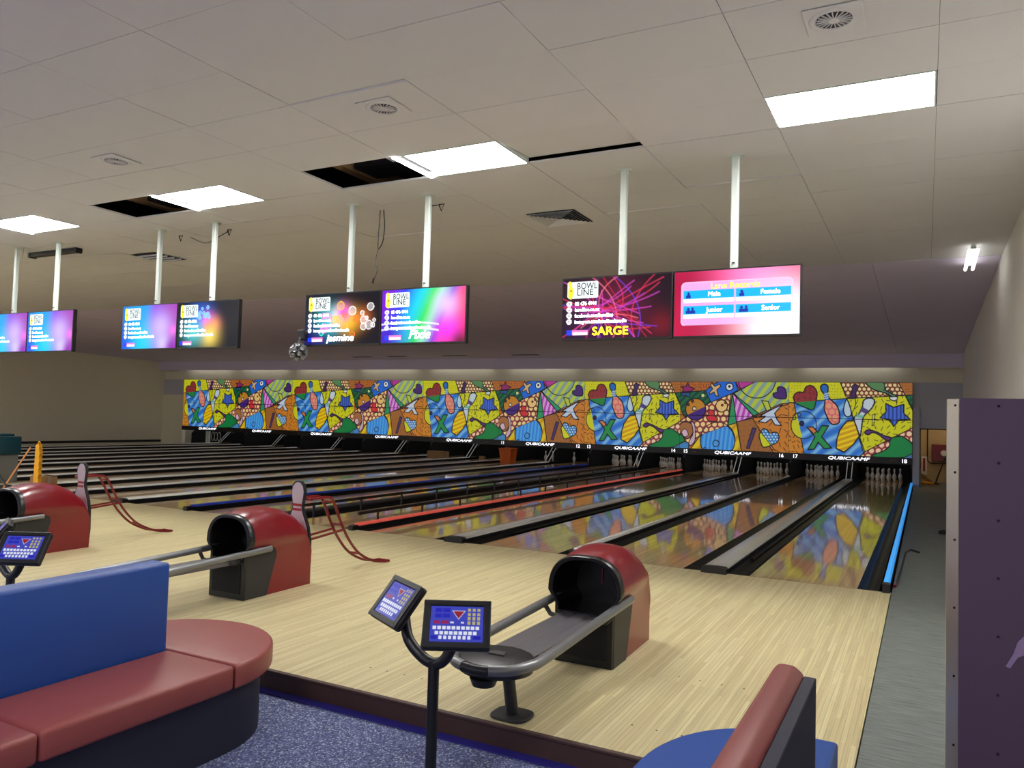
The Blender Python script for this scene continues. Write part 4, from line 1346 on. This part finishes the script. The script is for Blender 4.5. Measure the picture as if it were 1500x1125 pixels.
def ball_return(cx, label, pin=True):
    t = thing('ball_return', label, 'ball return', (cx, 0, 0), 'ball return units')
    wl, wu = 0.2, 0.252
    prof = [(-3.738, .70), (-3.69, .722), (-3.62, .738), (-3.5, .752), (-3.38, .748), (-3.25, .72), (-3.12, .66), (-3.02, .57), (-2.96, .47), (-2.93, .40)]
    secs = []
    for y, h in prof:
        t_ = max(0, (y + 3.4) / 0.5)
        up = wu - (wu - wl + 0.01) * min(1, t_)
        zn = min(.43, h - 0.14)
        secs.append((y, section(wl - 0.012 * t_, up, zn, h)))
    loft('hood', secs, m_red, t, (False, True))
    # black mouth frame
    n = 44
    out = section(wl + .01, wu + .014, .43, .712)
    no = len(out)
    cz = 0.50
    inn = [(px * .83, .34 if pz < .34 else .34 + (pz - .34) * .905) for px, pz in out]
    secs = [(-3.71, out), (-3.75, out), (-3.765, [(px * .975, .008 + (pz - .008) * .988) for px, pz in out]), (-3.765, [(px * 1.04, .34 + (pz - .34) * 1.02) for px, pz in inn]), (-3.75, inn), (-3.42, [(px * .9, .345 + (pz - .345) * .9) for px, pz in inn])]
    fm = loft('mouth_frame', secs, mat('gloss_black', S(12, 12, 14), 0.3, var=0.1), t, (False, True))
    box('front_door', (-0.17, -3.772, 0.05), (0.17, -3.764, 0.30), m_blackmat, t, 0.003)
    for s in (-1, 1):
        prism('side_panel', [(-3.75, 0.0), (-3.75, .44), (-3.48, .425), (-3.41, .40), (-3.395, .34), (-3.5, 0.0)], 0, s * (wl - .002), s * (wl + .014), m_darkgrey, t, 0.004, 1)
    box('red_light', (-0.006, -3.432, .47), (0.006, -3.424, .58), m_redtube, t)
    # rails
    zr = 0.405
    pts = [(0.238, -3.50, zr + .005), (0.238, -4.2, zr - .02), (0.238, -4.85, zr - .045), (0.22, -5.0, zr - .05), (0.16, -5.11, zr - .055), (0.07, -5.165, zr - .055)]
    P = spline(pts, 5)
    tube('rail', P, 0.028, m_silver, t, 12)
    tube('rail', [(-p[0], p[1], p[2]) for p in P], 0.028, m_silver, t, 12)
    tube('front_rail', [(0.075, -5.165, zr - .058), (0.0, -5.172, zr - .062), (-0.075, -5.165, zr - .058)], 0.027, m_black, t, 12)
    bed = prism('ball_bed', [(-0.14, .345), (-.05, .33), (-.035, .342), (0, .342), (0.035, .342), (.05, .33), (.14, .345), (.14, .315), (-.14, .315)], 1, -4.86, -3.60, m_tray, t, 0.0)
    bed.location.z = -0.01
    for y in (-3.85, -4.72):
        for s in (-1, 1):
            tube('rail_bracket', [(s * .235, y, zr - .035), (s * .2, y, .325), (s * .12, y, .315)], 0.016, m_darkgrey, t, 8)
    el = [(0.205 * math.cos(a), -4.95 + 0.19 * math.sin(a)) for a in np.linspace(0, 2 * math.pi, 32, endpoint=False)]
    prism('hand_dryer', el, 2, .285, .365, m_black, t, 0.02, 2)
    prism('dryer_slot', [(-.05, -4.96), (.05, -4.96), (.03, -4.90), (-.03, -4.90)], 2, .365, .372, m_darkgrey, t, smooth=False)
    lathe('dryer_motor', [(0.03, .235), (0.06, .245), (.075, .285)], m_black, t, 18, loc=(0, -5.08, 0))
    tube('support_post', [(0.02, -4.79, 0.012), (0.0, -4.83, .30)], 0.034, m_darkgrey, t, 14)
    prism('foot_plate', [(0.11 * (abs(math.cos(a)) ** .6) * (1 if math.cos(a) > 0 else -1) + .02, -4.79 + .1 * (abs(math.sin(a)) ** .6) * (1 if math.sin(a) > 0 else -1)) for a in np.linspace(0, 2 * math.pi, 28, endpoint=False)], 2, 0.0, 0.014, m_darkgrey, t, 0.003, 1)
    if pin:
        # pin-shaped board standing at the back of the hood
        h = [(0.15, 0.0), (0.17, .2), (.165, .4), (.14, .52), (.095, .62), (.066, .69), (.063, .73), (.076, .80), (.084, .86), (.073, .91), (.04, .945), (0, .952)]
        def outl(k, dz):
            rgt = [(a * k if False else max(0, a - (1 - k)), b - dz * (b / .95)) for a, b in h]
            return rgt + [(-a, b) for a, b in rgt[-2::-1]]
        pb = prism('pin_board', outl(1.0, 0), 1, -2.935, -2.905, m_black, t)
        prism('pin_face', outl(0.988, 0.012), 1, -2.9385, -2.934, mat('pink_white_print', S(205, 190, 200), 0.4, var=.04), pb, smooth=False)
        prism('pin_face', outl(0.988, 0.012), 1, -2.906, -2.9015, MATS['pink_white_print'], pb, smooth=False)
        for z in (.668, .712):
            wv = .055
            prism('neck_band', [(-wv, z), (wv, z), (wv - .002, z + .024), (-wv + .002, z + .024)], 1, -2.9395, -2.938, m_pinred, pb, smooth=False)
    return t
BC = [-1.40, -1.40 - PW, -1.40 - 2 * PW]
ball_return(BC[0], 'red hooded ball return with empty grey rack in front of the keypad stand', False)
ball_return(BC[1], 'red hooded ball return with pin board, behind the blue sofa end')
ball_return(BC[2], 'red hooded ball return with pin board at the left edge')

def ramp(cx, label):
    t = thing('bowling_ramp', label, 'bowling ramp', (cx, 0, 0), 'red bowling ramps')
    pts = [(-2.89, .78), (-2.7, .785), (-2.6, .76), (-2.53, .66), (-2.44, .50), (-2.32, .33), (-2.15, .17), (-1.92, .06), (-1.72, .022), (-1.63, .018)]
    for s in (-1, 1):
        tube('side_rail', spline([(s * .068, y, z) for y, z in pts], 4), 0.014, m_redtube, t, 8)
        tube('brace', [(s * .068, -2.89, .40), (s * .068, -2.405, .44)], 0.012, m_redtube, t, 8)
    for y, z in ((-2.89, .78), (-2.58, .73), (-2.43, .49), (-2.14, .165), (-1.63, .018)):
        tube('rung', [(-.068, y, z), (.068, y, z)], 0.012, m_redtube, t, 8)
    tube('rung', [(-.068, -2.89, .40), (.068, -2.89, .40)], 0.012, m_redtube, t, 8)
ramp(-4.64, 'red tubular ball ramp behind the ball return at the blue sofa')
ramp(-8.12, 'red tubular ball ramp behind the leftmost ball return')

# ------------------------------------------------------------------ keypad stands
KW, KH = 90, 64
KU, KV = np.meshgrid(np.linspace(0, 1, KW), np.linspace(0, 1, KH))
def keypad_img():
    img = np.zeros((KH, KW, 3))
    img[:] = S(58, 68, 190)
    def r(x0, x1, y0, y1, c):
        img[(KU > x0) & (KU < x1) & (KV > y0) & (KV < y1)] = S(*c)
    for a in range(2):
        for b in range(2):
            r(.08 + .15 * a, .21 + .15 * a, .05 + .16 * b, .17 + .16 * b, (25, 25, 190))
    r(.06, .19, .40, .50, (150, 30, 90))
    r(.21, .34, .40, .50, (150, 30, 90))
    tri = inpoly(KU, KV, [(.40, .12), (.66, .12), (.53, .38)])
    img[tri] = S(200, 200, 235)
    tri = inpoly(KU, KV, [(.425, .135), (.635, .135), (.53, .35)])
    img[tri] = S(150, 20, 45)
    for a in range(3):
        for b in range(4):
            r(.70 + .09 * a, .76 + .09 * a, .05 + .125 * b, .14 + .125 * b, (190, 180, 110))
    r(.38, .44, .44, .48, (230, 230, 250))
    r(.58, .64, .44, .48, (230, 230, 250))
    for b, (n_, x0) in enumerate(((10, .05), (9, .10), (7, .17))):
        for a in range(n_):
            r(x0 + .09 * a, x0 + .065 + .09 * a, .57 + .135 * b, .665 + .135 * b, (235, 240, 255))
    r(.03, .14, .84, .93, (20, 20, 180))
    r(.82, .96, .84, .93, (20, 20, 180))
    return img
keyme = gridprint('keypad_screen', keypad_img(), -0.118, 0.118, -0.082, 0.082, -0.0205, m_key, None)
headme = boxmesh('keypad_head', (-0.152, -0.018, -0.113), (0.152, 0.022, 0.113), 0.012, 2)
headme.materials.append(m_black)
def stand(cx, cy, label):
    t = thing('keypad_stand', label, 'keypad stand', (cx, cy, CARPET), 'keypad stands')
    tube('post', [(0, 0, 0.01), (0, 0, .63)], 0.026, m_black, t, 16)
    lathe('base', [(0.16, 0), (0.16, 0.012), (0.05, 0.02), (0.03, 0.04)], m_black, t, 24)
    L_ = Vector((-0.245, 0.045, .845))
    R_ = Vector((0.115, 0.0, .80))
    P = spline([L_ + Vector((0.02, .03, -0.05)), (-0.16, 0.02, .70), (-0.08, 0.01, .635), (0, 0, .615), (.06, 0.0, .645), R_ + Vector((-0.01, .02, -0.05))], 6)
    tube('yoke', P, 0.026, m_black, t, 12)
    for c, ang in ((L_, math.radians(-30)), (R_, math.radians(29))):
        h = mobj('keypad_head', headme, None, t, False, loc=c)
        h.rotation_euler = (Matrix.Rotation(ang, 3, 'Z') @ Matrix.Rotation(math.radians(-38), 3, 'X')).to_euler()
        mobj('keypad_screen', keyme, None, h)
        for s in (-1, 1):
            box('bezel_lip', (-0.152, -0.026, s * .098 - .014), (0.152, -0.016, s * .098 + .014), m_black, h, 0.004)
            box('bezel_side', (s * .136 - .015, -0.026, -.1), (s * .136 + .015, -0.016, .1), m_black, h, 0.004)
    return t
stand(-1.37, -5.6, 'black post with two tilted blue keypads in front of the red ball return')
stand(-1.37 - 3.29, -5.6, 'black post with blue keypads behind the blue sofa back')

# ------------------------------------------------------------------ seating
def arc(cx, cy, rx, ry, a0, a1, n):
    return [(cx + rx * math.cos(a), cy + ry * math.sin(a)) for a in np.linspace(a0, a1, n)]
ZS = 0.33
t = thing('booth_sofa', 'double-sided booth sofa, blue back and maroon seats with a rounded end', 'sofa', (-3.05, -5.73, CARPET))
zs = ZS - CARPET
prism('plinth', [(0.53, -6), (0.53, 0)] + arc(0, 0, .53, .53, 0, math.pi, 24)[1:-1] + [(-.53, 0), (-.53, -6)], 2, 0.0, zs - .12, m_navy, t)
prism('end_cushion', arc(0, 0.003, .58, .6, 0, math.pi, 30), 2, zs - .125, zs, m_maroon, t, 0.022, 3)
for i in range(5):
    y1 = -0.003 - 0.985 * i
    for s in (-1, 1):
        x0_, x1_ = (0.075, 0.58) if s > 0 else (-.58, -0.075)
        box('seat_cushion', (x0_, y1 - .98, zs - .125), (x1_, y1, zs), m_maroon, t, 0.02, 3)
box('backrest', (-.075, -6, zs - .1), (.07, 0.0, .91), m_blue, t, 0.02, 3)

t = thing('booth_sofa', 'blue-seated booth sofa with a maroon backrest beside the walkway', 'sofa', (0.0, -5.72, CARPET))
prism('seat_cushion', [(0.285, -.9), (0.285, .62)] + arc(0.10, 0.0, .47, .62, math.pi / 2, math.pi, 18) + [(-.37, -.9)], 2, zs - .125, zs, m_blue, t, 0.02, 3)
box('seat_cushion', (-.37, -1.9, zs - .125), (0.285, -.905, zs), m_blue, t, 0.02, 3)
prism('plinth', [(0.25, -1.9), (0.25, .56)] + arc(0.10, 0.0, .43, .57, math.pi / 2, math.pi, 18) + [(-.33, -1.9)], 2, 0.0, zs - .12, m_navy, t)
bp = prism('backrest', [(0.135, zs - .01), (.115, .72), (.125, .885), (.15, .915), (.2, .915), (.232, .89), (.232, zs - .01)], 1, -1.9, -.02, m_maroon, t, 0.012, 2)
box('back_panel', (.232, -1.9, zs - .01), (.272, -.03, .885), m_navy, t, 0.003)

# ------------------------------------------------------------------ purple partition
t = thing('partition_end', 'purple panelled partition with a metal corner trim beside the walkway', 'partition', (0.715, -5.0, CARPET))
box('panel', (0, 0, 0), (0.78, 0.12, 1.87), m_purple, t)
prism('corner_trim', [(-0.002, -0.003), (-.042, .03), (-.042, .12), (-.036, .12), (-.036, .033), (0.002, 0.001)], 2, 0.0, 1.866, m_trim, t, smooth=False)
scr = lathemesh('screw', [(0.005, 0), (0.005, 0.003), (0.002, 0.004)], 8)
for i in range(7):
    o = mobj('screw', scr, m_blackmat, t, loc=(0.135, -0.001, 1.84 - .225 * i))
    o.rotation_euler = (math.pi / 2, 0, 0)
    o = mobj('screw', scr, m_blackmat, t, loc=(-.014, 0.007, 1.84 - .27 * i))
    o.rotation_euler = (math.pi / 2, 0, 0)
o = prism('pin_decal', [(.16, .83), (.175, .825), (.20, .87), (.25, .9), (.3, .95), (.3, 1.03), (.24, .98), (.2, .93), (.185, .88)], 1, -0.003, -0.001, mat('lilac_print', S(150, 125, 165), 0.6, var=.03), t, smooth=False)

# ------------------------------------------------------------------ store room behind the back door
t = thing('hose_reel_cabinet', 'red wall cabinet with a white disc seen through the back doorway', 'cabinet', (0.98, 18.58, 0.9))
box('cabinet_body', (-0.2, -0.15, -.26), (.24, 0.0, .25), m_red, t, 0.01)
o = lathe('white_disc', [(0.09, 0), (0.085, .006)], m_white, t, 20, loc=(0.12, -0.151, 0.0))
o.rotation_euler = (math.pi / 2, 0, 0)
o = tag(tube('black_conduit', [(0.66, 18.56, 1.7), (0.66, 18.56, .7), (0.68, 18.56, .62), (0.75, 18.56, .58), (1.3, 18.56, .58)], 0.014, m_blackmat, None, 8), 'black conduit bending round the red cabinet', 'pipe')
t = thing('warning_sign', 'tall narrow white sign with red lettering inside the back doorway', 'sign', (0.52, 18.55, .22))
box('sign_board', (-0.03, -0.02, 0), (0.13, 0.0, .56), m_white, t)
box('red_print', (0.02, -0.023, .1), (0.08, -0.02, .5), m_pinred, t)
t = thing('leaning_board', 'brown board leaning inside the back doorway', 'board', (0.62, 18.1, 0.0), rz=0.0)
prism('board', [(-0.12, 0.12), (-0.12, .28), (.2, .02), (.12, 0.0)], 1, 0.0, 0.02, m_card, t, smooth=False)
t = thing('yellow_tool', 'yellow tool lying on the floor inside the back doorway', 'tool', (0.68, 17.2, -0.004))
tube('tool_body', [(-0.15, 0, .05), (0.0, 0.05, .05), (.16, 0, .04)], 0.04, m_yellow, t, 8)
tube('handle', [(0.12, 0, .05), (.28, -.1, .05)], 0.02, m_black, t, 8)
o = tag(tube('leaning_pole', [(0.86, 17.6, 0.0), (1.12, 18.4, .75)], 0.02, m_blackmat, None, 8), 'black pole leaning by the red cabinet', 'pole')
# unseen lamp added to brighten the store room
t = thing('store_fill_lamp', 'added unseen lamp brightening the store room behind the back wall', 'lamp', (0.95, 17.3, 2.6))
tube('lit_bulb', [(0, 0, -.03), (0, 0, .06)], 0.05, mat('warm_bulb', (1, .9, .7), .5, var=0, emit=75, emitc=(1.0, .83, .58)), t, 12)
tube('flex', [(0, 0, .06), (0, 0, .3)], 0.006, m_black, t, 6)
# black rag on the walkway
o = prism('dark_rag', [(-.12, -.1), (.0, -.16), (.14, -.05), (.1, .12), (-.08, .1)], 2, 0.0, 0.05, m_blackmat, None, 0.015, 2, loc=(0.9, 5.4, -0.004))
tag(o, 'small dark rag on the walkway by the right wall', 'rag')

# ------------------------------------------------------------------ maintenance gear at the far left
t = thing('yellow_jack_stand', 'tall notched yellow jack stand at the left, behind a ball return', 'jack stand', (-13.14, -0.35, 0.0))
prism('notched_post', [(-.075, .12), (-.055, .86), (-.03, .9), (.03, .9), (.05, .86)] + [(.055 + (.02 if i % 2 else 0), .8 - .06 * i) for i in range(11)] + [(.08, .12)], 1, -.03, .03, m_yellow, t, smooth=False)
for a in range(4):
    tube('foot', [(0, 0, .16), (.2 * math.cos(a * 1.57 + .6), .2 * math.sin(a * 1.57 + .6), .02)], 0.03, m_yellow, t, 8)
tube('eye_ring', [(.03 * math.cos(a), 0, .92 + .03 * math.sin(a)) for a in np.linspace(0, 6.2, 14)], 0.009, m_yellow, t, 6)
o = tag(tube('tan_pole', [(-13.85, -.58, 0.0), (-13.24, -.44, .84)], 0.014, mat('tan_wood', S(215, 150, 95), .5), None, 8), 'tan pole leaning on the yellow jack stand', 'pole')
o = tag(tube('black_pole', [(-13.05, -.8, .02), (-13.95, -.72, .62)], 0.016, m_black, None, 8), 'black rod slanting from the jack stand to the teal machine', 'rod')
t = thing('lane_machine', 'teal lane maintenance machine at the left edge', 'machine', (-15.0, -0.1, 0.0))
box('teal_case', (-.5, -.3, .64), (.4, .3, .98), m_teal, t, 0.02, 2)
box('lid', (-.5, -.28, .98), (.2, .28, 1.02), m_teal, t, 0.01)
box('lower_body', (-.5, -.28, .12), (.36, .28, .64), mat('machine_grey', S(110, 112, 110), .5), t, 0.02)
for s in (-.3, .2):
    o = lathe('wheel', [(0.1, -.03), (.1, .03), (.04, .035)], m_black, t, 16, loc=(s, -.32, .1))
    o.rotation_euler = (math.pi / 2, 0, 0)
tube('orange_hose', spline([(-.2, -.36, .45), (.0, -.38, .6), (.12, -.36, .78)], 5), 0.025, m_orange, t, 8)
carton('cardboard_box', 'brown cardboard box on the floor by the yellow jack stand', (-14.1, .35, 0.01), .36, .3, .24)
o = prism('white_cloth_bundle', [(-.1, -.06), (.0, -.1), (.12, -.03), (.08, .08), (-.08, .07)], 2, 0, .1, m_white, None, .02, 2, loc=(-13.5, -.3, 0.0))
tag(o, 'white cloth bundle at the foot of the yellow jack stand', 'cloth')
